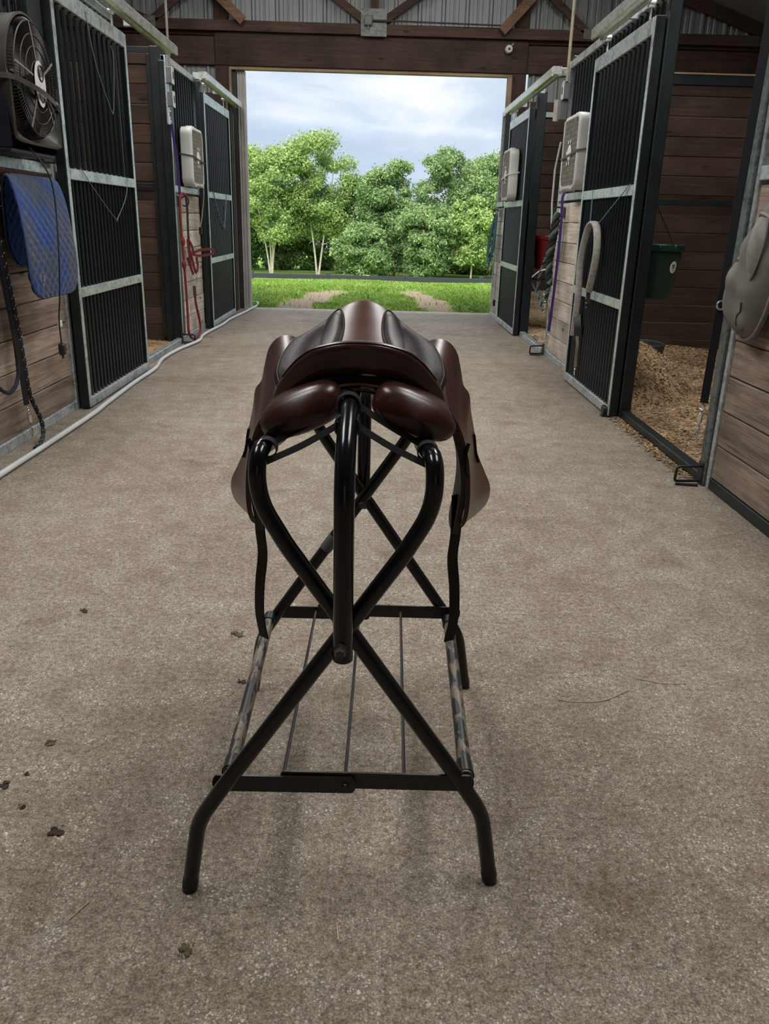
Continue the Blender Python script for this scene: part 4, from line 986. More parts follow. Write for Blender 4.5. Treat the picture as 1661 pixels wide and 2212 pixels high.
for k in range(5):
    a0 = 2*math.pi*k/5+.3
    bl = lambda u, v, a0=a0: (-1.86-.045*v+.01*u, FY+(.05+.19*u)*math.cos(a0+.9*v*(1-.25*u)), FZ+(.05+.19*u)*math.sin(a0+.9*v*(1-.25*u)))
    part(MB().grid(bl, 8, 8, .003), 'blade', plain('fan_blade', (.03, .028, .026), .5), fan)
dome = lambda r: FANX+.022+.012*(1-(r/FRAD)**2)
GRM = plain('dusty_wire', (.040, .036, .031), .4, .3, .4, 20)
mb = MB()
for k in range(108):
    a = 2*math.pi*k/108; mb.tube([(dome(r), FY+r*math.cos(a), FZ+r*math.sin(a)) for r in (.055, .13, .2, FRAD)]+[(FANX+.002, FY+(FRAD+.014)*math.cos(a), FZ+(FRAD+.014)*math.sin(a)), (FANX-.05, FY+(FRAD+.018)*math.cos(a), FZ+(FRAD+.018)*math.sin(a))], .0017, 4)
part(mb, 'fine_wires', GRM, fan, kind='stuff')
for r in (.085, .15, .205, FRAD):
    part(MB().tube([(dome(r)+.002, FY+r*math.cos(a), FZ+r*math.sin(a)) for a in np.linspace(0, 6.283, 48, endpoint=False)], .0032, 6, closed=True), 'ring_wire', GRM, fan)
for k in range(5):
    a = math.pi/2+2*math.pi*k/5+.12
    part(MB().strap([(dome(r)+.005, FY+r*math.cos(a), FZ+r*math.sin(a)) for r in (.07, .13, .2, FRAD)], .010, .003, (0, -math.sin(a), math.cos(a))), 'spoke', plain('pale_spoke', (.22, .20, .17), .5), fan)
bg = MB(); BW = plain('white_badge', (.72, .72, .70), .4, 0, .08)
bo = lambda u, v: (dome(0)+.010+.006*(1-u*u), FY+(.070*u)*math.cos(2*math.pi*v), FZ-.012+(.100 if math.sin(2*math.pi*v) > 0 else .115)*u*math.sin(2*math.pi*v))
b_ = part(bg.grid(bo, 6, 28), 'hub_badge', BW, fan, 'tall white hub badge')
for zc_, ry_, rz_ in ((FZ+.030, .030, .036), (FZ-.060, .034, .044)):
    part(MB().tube([(dome(0)+.0165-.004*(zc_ < FZ), FY+ry_*math.cos(a), zc_+rz_*math.sin(a)) for a in np.linspace(0, 6.283, 28, endpoint=False)], .0045 if zc_ > FZ else .003, 6, closed=True), 'badge_ring', BLACKP, b_)
part(MB().lathe([(0, .004), (.018, .003), (.020, 0)], 18, (dome(0)+.015, FY, FZ+.030), 'x'), 'badge_centre', plain('badge_grey', (.10, .10, .10), .3), b_)
cp = cr([(-1.80, 4.56, 1.56), (-1.745, 4.55, 1.50), (-1.715, 4.585, 1.42), (-1.705, 4.60, 1.30), (-1.700, 4.565, 1.05), (-1.715, 4.55, .82), (-1.73, 4.545, .70), (-1.735, 4.555, .56)], 5)
cd = part(MB().tube(cp, .0042, 6), 'power_cord', BLACKP, fan)
part(MB().cbox(-1.745, -1.725, 4.545, 4.575, .655, .690, .003), 'cord_tag', BW, cd)
mb = MB(); mb.cbox(-1.752, -1.718, 4.538, 4.578, .50, .565, .008)
for s_ in (-.008, .008): mb.box(-1.738, -1.733, 4.558+s_-.002, 4.558+s_+.002, .482, .502)
part(mb, 'plug', BLACKP, cd)
# strap round the fan
t = thing('fan_strap', (-1.75, FY, 1.83), 'taupe strap tied across the black drum fan', 'strap')
sp_ = [(-1.985, FY-.31, 1.86), (-1.78, FY-.315, 1.855), (FANX+.05, FY-.2, 1.84), (FANX+.068, FY-.02, 1.815), (FANX+.05, FY+.17, 1.785), (FANX-.0, FY+.30, 1.765), (-1.985, FY+.305, 1.77)]
part(MB().strap(cr(sp_, 5), .026, .003, (0, .1, 1)), 'band', TAUPE, t)
part(MB().ell((FANX+.045, FY+.19, 1.783), (.016, .03, .02), 10, 8), 'knot', TAUPE, t)
part(MB().strap(cr([(FANX+.06, FY+.02, 1.81), (FANX+.062, FY+.10, 1.74), (FANX+.05, FY+.15, 1.66)], 4), .012, .003, (0, 1, .3)), 'tail', TAUPE, t)

# ------------------------------------------------------------------ box fans
FANW = plain('cream_fan_plastic', (.58, .58, .555), .42, 0, .10, 6)
GRI = plain('dusty_fan_grille', (.33, .30, .25), .6, 0, .3, 20)
def box_fan(xf, s, y0, z0, label, strap_lab, strap_mat, sz=.56, d=.115):
    """xf: front plane, s points into the aisle"""
    yc, zc = y0+sz/2, z0+sz/2; xb = xf-s*d; t = thing('box_fan', ((xf+xb)/2, yc, z0), label, 'fan', 'white box fans')
    h = sz/2; rc = .085
    def ol(k, n=9):
        o = []
        for cy, cz, a0 in ((1, 1, 0), (-1, 1, 90), (-1, -1, 180), (1, -1, 270)):
            for i in range(n+1): a = math.radians(a0+90*i/n); o.append((yc+cy*(h-rc)+(rc-k)*math.cos(a)*1, zc+cz*(h-rc)+(rc-k)*math.sin(a)))
        return o
    R = [(xb, .03), (xb+s*.012, .006), (xf-s*.02, 0), (xf-s*.004, .006), (xf, .016), (xf, .030), (xf-s*.012, .036)]
    v = []; m = len(ol(0))
    for x, k in R: v += [(x, a, b) for a, b in ol(k)]
    f = [(i*m+j, i*m+(j+1) % m, (i+1)*m+(j+1) % m, (i+1)*m+j) for i in range(len(R)-1) for j in range(m)]+[tuple(range(m))]
    mb = MB(); mb.add(v, f); part(mb, 'shell', FANW, t, smooth=50)
    mb = MB(); n = 26; hh = h-.036
    for k in range(n+1):
        q = -hh+2*hh*k/n; lim = hh if abs(q) < h-rc else (h-rc)+math.sqrt(max(0, (rc-.036)**2-(abs(q)-(h-rc))**2))
        mb.box(*sorted((xf-s*.004, xf-s*.010)), yc+q-.0016, yc+q+.0016, zc-lim, zc+lim)
        if k % 2 == 0: mb.box(*sorted((xf-s*.003, xf-s*.007)), yc-lim, yc+lim, zc+q-.0016, zc+q+.0016)
    part(mb, 'grille', GRI, t, kind='stuff', smooth=0)
    part(MB().lathe([(0, 0), (hh*.98, 0), (hh, s*.02)], 30, (xf-s*.06, yc, zc), 'x'), 'blade_disc', plain('fan_inside', (.16, .145, .12), .7), t)
    b = part(MB().lathe([(0, s*.008), (.05, s*.008), (.062, s*.002), (.062, 0)], 20, (xf-s*.002, yc, zc), 'x'), 'hub_badge', BW, t)
    for k in range(6):
        a = math.pi*k/3; part(MB().cbox(*sorted((xf, xf+s*.006)), yc+.075*math.cos(a)-.012, yc+.075*math.cos(a)+.012, zc+.095*math.sin(a)-.014, zc+.095*math.sin(a)+.014, .003), 'badge_petal', BW, b)
    part(MB().cbox(*sorted((xb+s*.03, xf-s*.03)), yc-.09, yc+.02, z0+sz-.004, z0+sz+.014, .004), 'knob', FANW, t)
    for a in (-.2, .17): part(MB().cbox(*sorted((xb+s*.005, xf+s*.008)), yc+a, yc+a+.03, z0-.004, z0+.012, .003), 'foot', FANW, t)
    tt = thing('fan_strap', (xf, yc, zc), strap_lab, 'strap'); e = .006
    part(MB().strap(fil([(xb-s*.005, y0-e, zc+.02), (xf+s*e, y0-e, zc), (xf+s*.014, yc+.1, zc-.03), (xf+s*e, y0+sz+e, zc-.035), (xb, y0+sz+e, zc-.03)], .01, 3), .014, .003, (0, 0, 1)), 'band', strap_mat, tt)
    part(MB().ell((xf+s*.012, yc+.12, zc-.032), (.008, .02, .012), 8, 6), 'knot', strap_mat, tt)
    return t
DKS = plain('dark_green_strap', (.03, .045, .035), .7)
fl_ = box_fan(-1.872, 1, 8.88, 1.528, 'white box fan on the far left stall front above the red halter', 'dark green strap round the white box fan on the left', DKS, .56, .125)
part(MB().tube(cr([(-1.93, 9.46, 1.62), (-1.90, 9.50, 1.50), (-1.93, 9.50, 1.25), (-1.95, 9.47, 1.13)], 6), .006, 6), 'power_cord', GRI, fl_)
part(MB().cbox(-1.965, -1.935, 9.455, 9.49, 1.05, 1.13, .006), 'plug', BLACKP, fl_)
box_fan(1.575, -1, 7.06, 1.528, 'white box fan on the right stall front beside the girth', 'thin dark strap round the near right box fan', plain('grey_strap', (.12, .11, .10), .7), .575, .125)
f3 = box_fan(1.495, -1, 10.10, 1.508, 'white box fan hanging on the far right stall door', 'pale strap round the far right box fan', BW, .56, .115)
part(MB().tube(cr([(1.50, 10.55, 1.54), (1.545, 10.75, 1.47), (1.56, 10.95, 1.2), (1.56, 11.02, .6), (1.555, 11.03, .30)], 6), .005, 6), 'power_cord', GRI, f3)
part(MB().cbox(1.54, 1.57, 11.015, 11.045, .22, .30, .005), 'plug', BLACKP, f3)

# ------------------------------------------------------------------ quilted saddle pad
def pad_mat():
    m, nt, b, N, L = newmat('dusty_blue_quilt'); v = objvec(N, L); n = noise(N, L, v, 3.4, 5, .6, .4); n2 = noise(N, L, v, 60, 3)
    r = ramp(N, [(.38, (.014, .055, .24)), (.48, (.035, .062, .15)), (.60, (.065, .078, .115)), (.72, (.095, .10, .115))]); L(n.outputs['Fac'], r.inputs['Fac']); L(r.outputs['Color'], b.inputs['Base Color'])
    b.inputs['Roughness'].default_value = .85; b.inputs['Specular IOR Level'].default_value = .2; b.inputs['Sheen Weight'].default_value = .2
    bp = N('ShaderNodeBump'); bp.inputs['Strength'].default_value = .25; bp.inputs['Distance'].default_value = .003; L(n2.outputs['Fac'], bp.inputs['Height']); L(bp.outputs['Normal'], b.inputs['Normal']); return m
pad = thing('saddle_pad', (-1.86, 4.72, 1.43), 'dusty blue quilted saddle pad hanging under the black drum fan', 'saddle pad')
SEC = cr([(-1.968, .965, 0), (-1.972, 1.15, 0), (-1.958, 1.33, 0), (-1.912, 1.412, 0), (-1.845, 1.392, 0), (-1.785, 1.265, 0), (-1.752, 1.05, 0), (-1.762, .815, 0)], 10)
sd_ = np.array(SEC)[:, :2]; dd = np.r_[0, np.cumsum(np.linalg.norm(np.diff(sd_, axis=0), axis=1))]; LT = dd[-1]
def padp(u, v):
    a = u*LT; x, z = np.interp(a, dd, sd_[:, 0]), np.interp(a, dd, sd_[:, 1])
    e = min(a, LT-a); c = .16; k = 0 if e > c else (1-math.sqrt(max(0, 1-((c-e)/c)**2)))*.15
    if e < .001: k = .15
    y0 = 4.28+(-1.75-x)*1.3; Lg = .70-.05*math.sin(math.pi*u); return a, V(x, y0+k+(Lg-2*k)*v, z)
def quilt(u, v):
    a, p = padp(u, v); b = v*.7; d = .082; q = abs(math.sin(math.pi*(a*1.25+b)/d)*math.sin(math.pi*(a*1.25-b)/d))**.45
    g = padp(min(1, u+.004), v)[1]-padp(max(0, u-.004), v)[1]; n = nrm((g[2], 0, -g[0])); m = min(v, 1-v, u*2, (1-u)*2); return p+n*.011*q*min(1, m/.03)*-1
part(MB().grid(quilt, 130, 84, .004, flip=True), 'quilted_cloth', pad_mat(), pad, smooth=70)
def lining(u, v):
    p = padp(u, .004+.992*v)[1]; g = padp(min(1, u+.004), v)[1]-padp(max(0, u-.004), v)[1]; n = nrm((g[2], 0, -g[0]))
    a, b, d = u*LT, v*.7, .082; q = abs(math.sin(math.pi*(a*1.25+b)/d)*math.sin(math.pi*(a*1.25-b)/d))**.45; return p+n*(.006+.008*q)
part(MB().grid(lining, 110, 70), 'lining', plain('clean_blue_cloth', (.022, .085, .34), .85, 0, .15), pad, 'clean bright blue lining', smooth=70)
pip = [padp(0, t_)[1] for t_ in np.linspace(0, 1, 14)]+[padp(t_, 1)[1] for t_ in np.linspace(0, 1, 50)[1:]]+[padp(1, t_)[1] for t_ in np.linspace(1, 0, 14)[1:]]+[padp(t_, 0)[1] for t_ in np.linspace(1, 0, 50)[1:-1]]
part(MB().tube(pip, .0055, 6, closed=True), 'piping', plain('blue_binding', (.03, .06, .14), .8), pad)
part(MB().tube(cr([(-1.93, 4.56, 1.405), (-1.955, 4.5, 1.44), (-1.985, 4.44, 1.49)], 4), .004, 5), 'hanging_cord', BLACKP, pad)
lg = MB(); P0 = V(quilt(.905, .17)); ex, ez = V(0, 1, 0), nrm(V(-.02, 0, 1)); off = V(.010, 0, 0)
for (a, b), (c, d) in (((-.04, 0), (0, .04)), ((0, .04), (.04, 0)), ((.04, 0), (0, -.04)), ((0, -.04), (-.04, 0)), ((-.02, .018), (-.02, -.018)), ((-.02, 0), (0, .016)), ((-.02, 0), (0, -.016)), ((.012, .016), (.012, -.02)), ((.022, .01), (.022, -.014))):
    lg.strap([P0+off+ex*a+ez*b, P0+off+ex*c+ez*d], .004, .002, (0, .4, .9))
part(lg, 'logo', plain('grey_embroidery', (.22, .23, .25), .8), pad, 'grey embroidered diamond logo')

# ------------------------------------------------------------------ left: lead rope, cross ties, hose, halter
NVR = plain('navy_rope', (.010, .013, .028), .8, 0, .3, 60, .3, 200); GOLD = plain('gold_fleck', (.34, .25, .11), .8)
t = thing('lead_rope', (-1.93, 4.45, 0), 'navy lead rope with gold flecks hanging on the near left planks', 'rope')
rp_ = cr([(-1.945, 4.36, 1.22), (-1.94, 4.40, 1.12), (-1.935, 4.45, .85), (-1.93, 4.47, .70), (-1.925, 4.485, .50), (-1.92, 4.50, .29), (-1.905, 4.565, .14), (-1.89, 4.545, .055), (-1.87, 4.43, .022), (-1.86, 4.34, .018)], 8)
part(MB().tube(rp_, .0125, 9), 'rope', NVR, t)
P_, Lr = resample(rp_, 400); mb = MB()
for k in range(int(Lr/.055)):
    i = int((k+.5)*.055/Lr*399); i0, i1 = max(0, i-2), min(399, i+2); T_ = nrm(P_[i1]-P_[i0]); A1 = nrm(np.cross(T_, (0, 0, 1) if abs(T_[2]) < .9 else (0, 1, 0))); B1 = np.cross(T_, A1)
    for j in range(7):
        a = 2*math.pi*j/7; o = A1*math.cos(a)+B1*math.sin(a); mb.tube([P_[i]+o*.0122+T_*(.008 if j % 2 else -.010), P_[i]+(A1*math.cos(a+.6)+B1*math.sin(a+.6))*.0125+T_*(.012 if j % 2 else 0)], .0026, 4)
part(mb, 'gold_flecks', GOLD, t, kind='stuff')
part(MB().tube(cr([(-1.955, 4.10, .55), (-1.95, 4.17, .41), (-1.945, 4.30, .335), (-1.945, 4.42, .38), (-1.945, 4.45, .50), (-1.945, 4.43, .85), (-1.95, 4.40, 1.12)], 8), .0105, 8), 'rope_loop', NVR, t)
t = thing('cross_tie', (-1.92, 4.44, .04), 'black webbing cross tie with a chrome snap hanging on the near left planks', 'strap', 'cross ties')
part(MB().strap(cr([(-1.965, 4.40, 1.40), (-1.955, 4.41, 1.16), (-1.95, 4.42, .92), (-1.935, 4.45, .55), (-1.93, 4.465, .235)], 6), .034, .004, (.5, .85, 0)), 'webbing', WEB, t)
for z in (.80, .72): part(MB().cbox(-1.955, -1.925, 4.455, 4.485, z-.012, z+.012, .004), 'buckle', plain('brass', (.5, .38, .16), .3, .8), t)
snap((-1.93, 4.47, .225), (.02, .10, -.9), 1.3, t)
WHITE = plain('white_hose', (.60, .62, .64), .35, 0, .1, 5)
hs = cr([(-1.845, 2.6, .02), (-1.84, 3.85, .02), (-1.83, 4.43, .02), (-1.825, 5.20, .02), (-1.84, 5.56, .02), (-1.862, 6.3, .02), (-1.865, 6.92, .02), (-1.925, 7.40, .02), (-1.915, 7.96, .02), (-1.845, 8.60, .02), (-1.88, 8.95, .02), (-1.885, 9.3, .02), (-1.85, 10.03, .02), (-1.855, 10.6, .02), (-1.80, 11.4, .02), (-1.775, 11.9, .022), (-1.755, 12.32, .022), (-1.80, 12.7, .03), (-1.90, 12.85, .02)], 7)
solo(MB().tube(hs, .0150, 10), 'hose', WHITE, (-1.84, 7, 0), 'white plastic hose lying along the foot of the left stall fronts', 'hose')
RED = plain('red_rope', (.20, .016, .020), .7, 0, .25, 60, .2, 200); REDW = plain('red_webbing', (.16, .012, .018), .75, 0, .25, 60)
hook_rack((-1.995, 8.73, 1.38), 1, 'black halter hook on the far left planks under the white box fan')
t = thing('red_halter', (-1.95, 8.8, 0), 'red webbing horse halter hanging on the far left planks', 'halter')
part(MB().strap(cr([(-1.93, 8.75, 1.42), (-1.935, 8.80, 1.30), (-1.945, 8.83, 1.10), (-1.95, 8.86, .98), (-1.95, 8.88, .80)], 5), .034, .005, (.35, .93, 0)), 'crown_strap', plain('black_leather_strap', (.02, .016, .015), .6), t, 'black crown piece')
for z in (1.21, 1.135, 1.06): part(MB().tube([(-1.93, 8.80, z+.014), (-1.93, 8.86, z+.012), (-1.93, 8.86, z-.014), (-1.93, 8.80, z-.012)], .003, 6, closed=True), 'buckle', CHROME, t)
for pts in ([(-1.95, 8.82, 1.02), (-1.93, 8.90, .95), (-1.93, 8.96, .86)], [(-1.95, 8.80, 1.02), (-1.95, 8.84, .90), (-1.95, 8.90, .72)],
            [(-1.94, 8.86, .90), (-1.93, 9.02, .68), (-1.925, 9.12, .73), (-1.93, 9.10, .83)], [(-1.95, 8.75, .84), (-1.95, 8.88, .74), (-1.94, 8.95, .66)]):
    part(MB().strap(cr(pts, 5), .024, .005, (.6, .6, .5)), 'halter_strap', REDW, t)
part(MB().sweep(cr([(-1.935, 8.96, .87), (-1.88, 9.1, .905), (-1.82, 9.35, .905), (-1.80, 9.46, .88), (-1.82, 9.36, .855), (-1.90, 9.1, .845)], 5, True), [(-.003, -.013), (.003, -.013), (.003, .013), (-.003, .013)], up=(.1, 0, 1), closed=True), 'nose_band', REDW, t)
part(MB().tube([(-1.93, 9.05+.018*math.cos(a), .665+.018*math.sin(a)) for a in np.linspace(0, 6.28, 12, endpoint=False)], .003, 6, closed=True), 'ring', CHROME, t)
snap((-1.93, 9.05, .65), (0, -.03, -1), .95, t)
t = thing('red_lead_rope', (-1.94, 8.7, 0), 'red lead rope looped down from the hook to the floor of the far left planks', 'rope')
part(MB().tube(cr([(-1.91, 8.70, 1.42), (-1.94, 8.62, 1.45), (-1.955, 8.575, 1.36), (-1.955, 8.57, 1.10), (-1.95, 8.58, .83), (-1.945, 8.60, .50), (-1.94, 8.585, .25), (-1.935, 8.57, .11), (-1.925, 8.66, .035), (-1.92, 8.85, .02), (-1.925, 9.08, .05), (-1.935, 9.13, .15), (-1.945, 9.02, .36), (-1.945, 9.0, .45)], 7), .0125, 9), 'rope', RED, t)
for z in (1.0, .78): part(MB().ell((-1.948, 8.585, z), (.022, .035, .05), 10, 8), 'knot', RED, t)
part(MB().tube([(-1.945, 9.0, .44), (-1.945, 8.985, .54)], .017, 8), 'rope_end', plain('brown_whipping', (.07, .04, .03), .7), t)
PURP = plain('purple_webbing', (.035, .010, .12), .8, 0, .2, 80)
t = thing('cross_tie', (-1.96, 8.45, 1.5), 'purple webbing cross tie hanging beside the left electrical boxes', 'strap', 'cross ties')
part(MB().strap(cr([(-1.955, 8.41, 2.05), (-1.955, 8.46, 1.95), (-1.95, 8.55, 1.72), (-1.95, 8.57, 1.45)], 6), .035, .004, (.4, .9, 0)), 'webbing', PURP, t)
snap((-1.955, 8.40, 2.19), (0, .02, -1), 1.1, t)

# baling twine on the near left and far left doors, and on the near right one
TW = plain('pale_twine', (.20, .24, .27), .8); TWB = plain('blue_twine', (.14, .24, .33), .8)
def twine(pts, mt, label, r=.0022): solo(MB().tube(cr(pts, 7), r, 5), 'twine', mt, pts[0], label, 'twine')
twine([(-1.905, 6.0, 2.46), (-1.900, 6.1, 2.2), (-1.898, 6.35, 1.95), (-1.898, 6.42, 1.935), (-1.9, 6.5, 2.15), (-1.9, 6.52, 2.30), (-1.905, 6.5, 2.36)], TW, 'thin twine looped over the upper bars of the near left door', .0026)
twine([(-1.90, 5.62, 1.515), (-1.898, 5.80, 1.42), (-1.897, 6.1, 1.28), (-1.896, 6.28, 1.205), (-1.896, 6.30, 1.21), (-1.897, 6.55, 1.36), (-1.90, 6.65, 1.50)], TW, 'thin twine hanging in a V below the middle rail of the near left door', .0028)
twine([(-1.90, 10.05, 1.51), (-1.897, 10.3, 1.30), (-1.895, 10.62, 1.12), (-1.895, 10.66, 1.13), (-1.897, 10.8, 1.35), (-1.90, 10.9, 1.50)], TWB, 'blue twine hanging in a V on the far left door', .006)
twine([(1.61, 6.55, 1.50), (1.60, 6.50, 1.38), (1.585, 6.42, 1.275), (1.583, 6.30, 1.262), (1.585, 6.18, 1.27), (1.595, 5.9, 1.38), (1.612, 5.60, 1.508)], TWB, 'blue twine carrying the girth on the near right door', .0035)

# ------------------------------------------------------------------ electrical boxes, conduits, light, camera
GREYP = plain('grey_box', (.16, .165, .17), .5, .2, .15); PALEP = plain('pale_cover', (.55, .55, .52), .4, 0, .15)
def conduit(name, pts, r, mt, label, cat='conduit'): solo(MB().tube(fil(pts, .03, 4), r, 8), name, mt, pts[0], label, cat)
def ebox(loc, sx, sy, sz, s, label):
    x, y, z = loc; t = thing('electrical_box', loc, label, 'electrical box', 'electrical boxes')
    part(MB().cbox(*sorted((x, x+s*sx)), y-sy/2, y+sy/2, z-sz/2, z+sz/2, .004), 'box', GREYP, t); part(MB().cbox(*sorted((x+s*sx, x+s*(sx+.008))), y-sy/2-.006, y+sy/2+.006, z-sz/2-.006, z+sz/2+.006, .003), 'cover', PALEP, t)
    part(MB().cbox(*sorted((x+s*(sx+.008), x+s*(sx+.012))), y-.014, y+.014, z-.03, z+.03, .002), 'outlet', BLACKP, t)
ebox((-1.992, 8.475, 2.465), .055, .075, .135, 1, 'upper grey electrical box on the left front post')
ebox((-1.992, 8.475, 2.265), .055, .075, .125, 1, 'lower grey electrical box on the left front post')
conduit('conduit', [(-1.96, 8.475, 2.20), (-1.96, 8.475, 3.9)], .012, plain('tan_pipe', (.20, .19, .165), .5), 'thin grey conduit rising from the left electrical boxes to the roof')
part(MB().cbox(-2.0, -1.985, 8.43, 8.55, 2.05, 2.62, .004), 'backing_board', GALV, wl)
ebox((1.715, 8.24, 2.40), .055, .075, .14, -1, 'grey electrical box on the right front post under the conduit')
conduit('conduit', [(1.68, 8.20, 2.47), (1.68, 8.20, 3.9)], .014, plain('ochre_pipe', (.30, .26, .18), .5), 'pale conduit rising from the right electrical box to the roof')
t = thing('flood_light', (1.70, 8.36, 2.24), 'pale wedge shaped lamp on the right front post under the electrical box', 'lamp')
part(MB().cbox(1.64, 1.72, 8.24, 8.31, 2.16, 2.33, .006), 'back_box', GREYP, t)
mb = MB(); v = [(1.60, 8.31, 2.155), (1.725, 8.31, 2.155), (1.725, 8.31, 2.335), (1.60, 8.31, 2.335), (1.625, 8.42, 2.185), (1.70, 8.42, 2.185), (1.70, 8.42, 2.30), (1.625, 8.42, 2.30)]
mb.add(v, [(3, 2, 1, 0), (4, 5, 6, 7), (0, 1, 5, 4), (1, 2, 6, 5), (2, 3, 7, 6), (3, 0, 4, 7)]); part(mb, 'lens', plain('frosted_lens', (.42, .40, .34), .4), t, smooth=0)
t = thing('junction_box', (-.17, 11.82, 3.63), 'small grey junction box on the ribbed truss plate', 'electrical box')
part(MB().cbox(-.225, -.125, 11.775, 11.822, 3.575, 3.685, .005), 'box', GREYP, t); part(MB().cbox(-.215, -.135, 11.77, 11.776, 3.585, 3.675, .003), 'cover', GREYP, t); part(MB().tube([(-.175, 11.80, 3.575), (-.175, 11.80, 3.54)], .012, 8), 'hub', GREYP, t)
conduit('conduit', [(-.125, 11.79, 3.632), (1.60, 11.79, 3.615)], .011, plain('dark_pipe', (.05, .05, .05), .5), 'dark conduit running right from the junction box along the truss')
t = thing('security_camera', (1.64, 11.88, 3.37), 'round white security camera on the header beam', 'camera')
part(MB().lathe([(.0, .03), (.045, .03), (.05, .01), (.05, -.035), (.042, -.05), (.03, -.052)], 22, (1.64, 11.87, 3.365), 'y'), 'housing', PALEP, t)
part(MB().lathe([(.0, -.050), (.022, -.046), (.030, -.040)], 18, (1.64, 11.865, 3.365), 'y'), 'lens', plain('camera_lens', (.02, .02, .025), .1), t)
part(MB().tube([(1.67, 11.88, 3.40), (1.70, 11.89, 3.44)], .006, 6), 'cable', PALEP, t)

# ------------------------------------------------------------------ right: cross ties, ropes, girth, fly mask
t = thing('cross_tie', (1.66, 7.85, .1), 'purple webbing cross tie with chrome snaps hanging on the right planks', 'strap', 'cross ties')
part(MB().strap(cr([(1.70, 7.86, 1.55), (1.665, 7.86, 1.48), (1.66, 7.80, 1.25), (1.66, 7.82, .79), (1.665, 7.93, .285)], 7), .030, .004, (.6, -.8, 0)), 'webbing', PURP, t)
snap((1.665, 7.93, .28), (0, .12, -1), 1.25, t)
hook_rack((1.715, 7.98, 1.36), -1, 'black halter hook on the right planks holding the green rope')
TEALR = plain('pale_teal_rope', (.10, .165, .155), .8, 0, .2, 80); BLKR = plain('black_rope', (.010, .011, .012), .8)
t = thing('lead_rope', (1.62, 7.95, .5), 'thick black and pale teal twisted lead rope bundled on the right planks', 'rope')
for pts, rr in (([(1.64, 7.93, 1.35), (1.63, 7.88, 1.22), (1.62, 7.93, 1.05), (1.62, 7.96, .88), (1.625, 7.93, .72)], .030), ([(1.645, 7.99, 1.34), (1.63, 7.98, 1.2), (1.625, 8.03, 1.0), (1.625, 8.0, .85), (1.63, 7.96, .72)], .026),
                ([(1.64, 8.02, 1.10), (1.62, 8.15, .95), (1.61, 8.30, .80), (1.61, 8.37, .66), (1.62, 8.28, .55), (1.63, 8.16, .50)], .016), ([(1.64, 7.95, .75), (1.63, 8.0, .62), (1.63, 8.1, .52), (1.635, 8.14, .46)], .018)):
    p = cr(pts, 8)
    for k in range(3): part(strand(MB(), p, rr*.55, rr*.62, .16 if rr > .02 else .11, 2*math.pi*k/3), 'rope_strand', (TEALR, BLKR, BLKR)[k] if rr > .02 else (TEALR, TEALR, BLKR)[k], t)
snap((1.62, 8.07, .64), (0, .05, -1), 1.2, t); snap((1.625, 8.02, .58), (0, .1, -1), 1.2, t)
t = thing('halter_strap', (1.62, 8.3, .6), 'thin white and black strap arching out of the rope bundle before the red bucket', 'strap')
part(MB().strap(cr([(1.63, 7.98, .86), (1.60, 8.30, .82), (1.58, 8.58, .745)], 6), .016, .003, (.3, 0, 1)), 'white_half', PALEP, t)
part(MB().strap(cr([(1.58, 8.58, .745), (1.59, 8.58, .68), (1.61, 8.35, .60), (1.62, 8.12, .565)], 6), .016, .003, (.3, .3, 1)), 'black_half', BLACKP, t)
conduit('cable', [(1.70, 8.33, 1.98), (1.69, 8.44, 1.75), (1.69, 8.44, 1.45), (1.70, 8.40, 1.2), (1.70, 8.33, .9), (1.70, 8.28, .60)], .010, PALEP, 'pale grey cable hanging down the right front post', 'cable')
solo(MB().cbox(1.80, 1.90, 8.375, 8.385, 1.18, 1.30, .003), 'switch_plate', PALEP, (1.85, 8.38, 1.24), 'pale blank plate on the planks of the far right stall', 'plate')
FLE = plain('grey_fleece', (.36, .345, .32), .95, 0, .25, 40, .5, 150)
t = thing('girth', (1.57, 6.35, .35), 'grey fleece girth folded over twine on the near right door', 'girth')
gp = cr([(1.585, 6.60, .42), (1.58, 6.565, .55), (1.575, 6.53, .73), (1.57, 6.54, 1.0), (1.572, 6.43, 1.215), (1.575, 6.30, 1.272), (1.572, 6.16, 1.23), (1.57, 6.09, 1.08), (1.575, 6.16, .90), (1.58, 6.24, .79)], 8)
part(MB().sweep(gp, [(.013*math.cos(a)*1.0, .027*math.copysign(abs(math.sin(a))**.6, math.sin(a))) for a in np.linspace(0, 6.283, 14, endpoint=False)], up=(1, -.45, 0)), 'fleece', FLE, t)
part(MB().strap([V(q)+V(-.004, 0, -.0145) if i < 40 else V(q)+V(-.004, -.0, 0) for i, q in enumerate(gp)][44:], .03, .004, (1, -.45, 0)), 'binding', plain('maroon_binding', (.075, .04, .042), .8), t)
part(MB().strap(cr([(1.58, 6.24, .80), (1.585, 6.25, .74), (1.585, 6.25, .70)], 4), .03, .004, (1, -.4, 0)), 'elastic', plain('dark_elastic', (.035, .022, .022), .8), t)
for yy, zz in ((6.265, .72), (6.235, .69)): part(MB().tube([(1.575, yy-.016, zz+.016), (1.575, yy+.016, zz+.016), (1.575, yy+.016, zz-.016), (1.575, yy-.016, zz-.016)], .0035, 6, closed=True), 'buckle', CHROME, t)
part(MB().strap(cr([(1.585, 6.56, .60), (1.59, 6.50, .50), (1.595, 6.49, .42)], 4), .06, .006, (.7, -.6, 0)), 'end_flap', BLACKP, t)
part(MB().strap(cr([(1.59, 6.50, .45), (1.595, 6.47, .36), (1.595, 6.48, .27), (1.597, 6.47, .19)], 4), .026, .004, (.7, -.6, 0)), 'strap_end', plain('khaki_strap', (.16, .145, .11), .8), t)
snap((1.596, 6.47, .19), (0, 0, -1), .9, t)
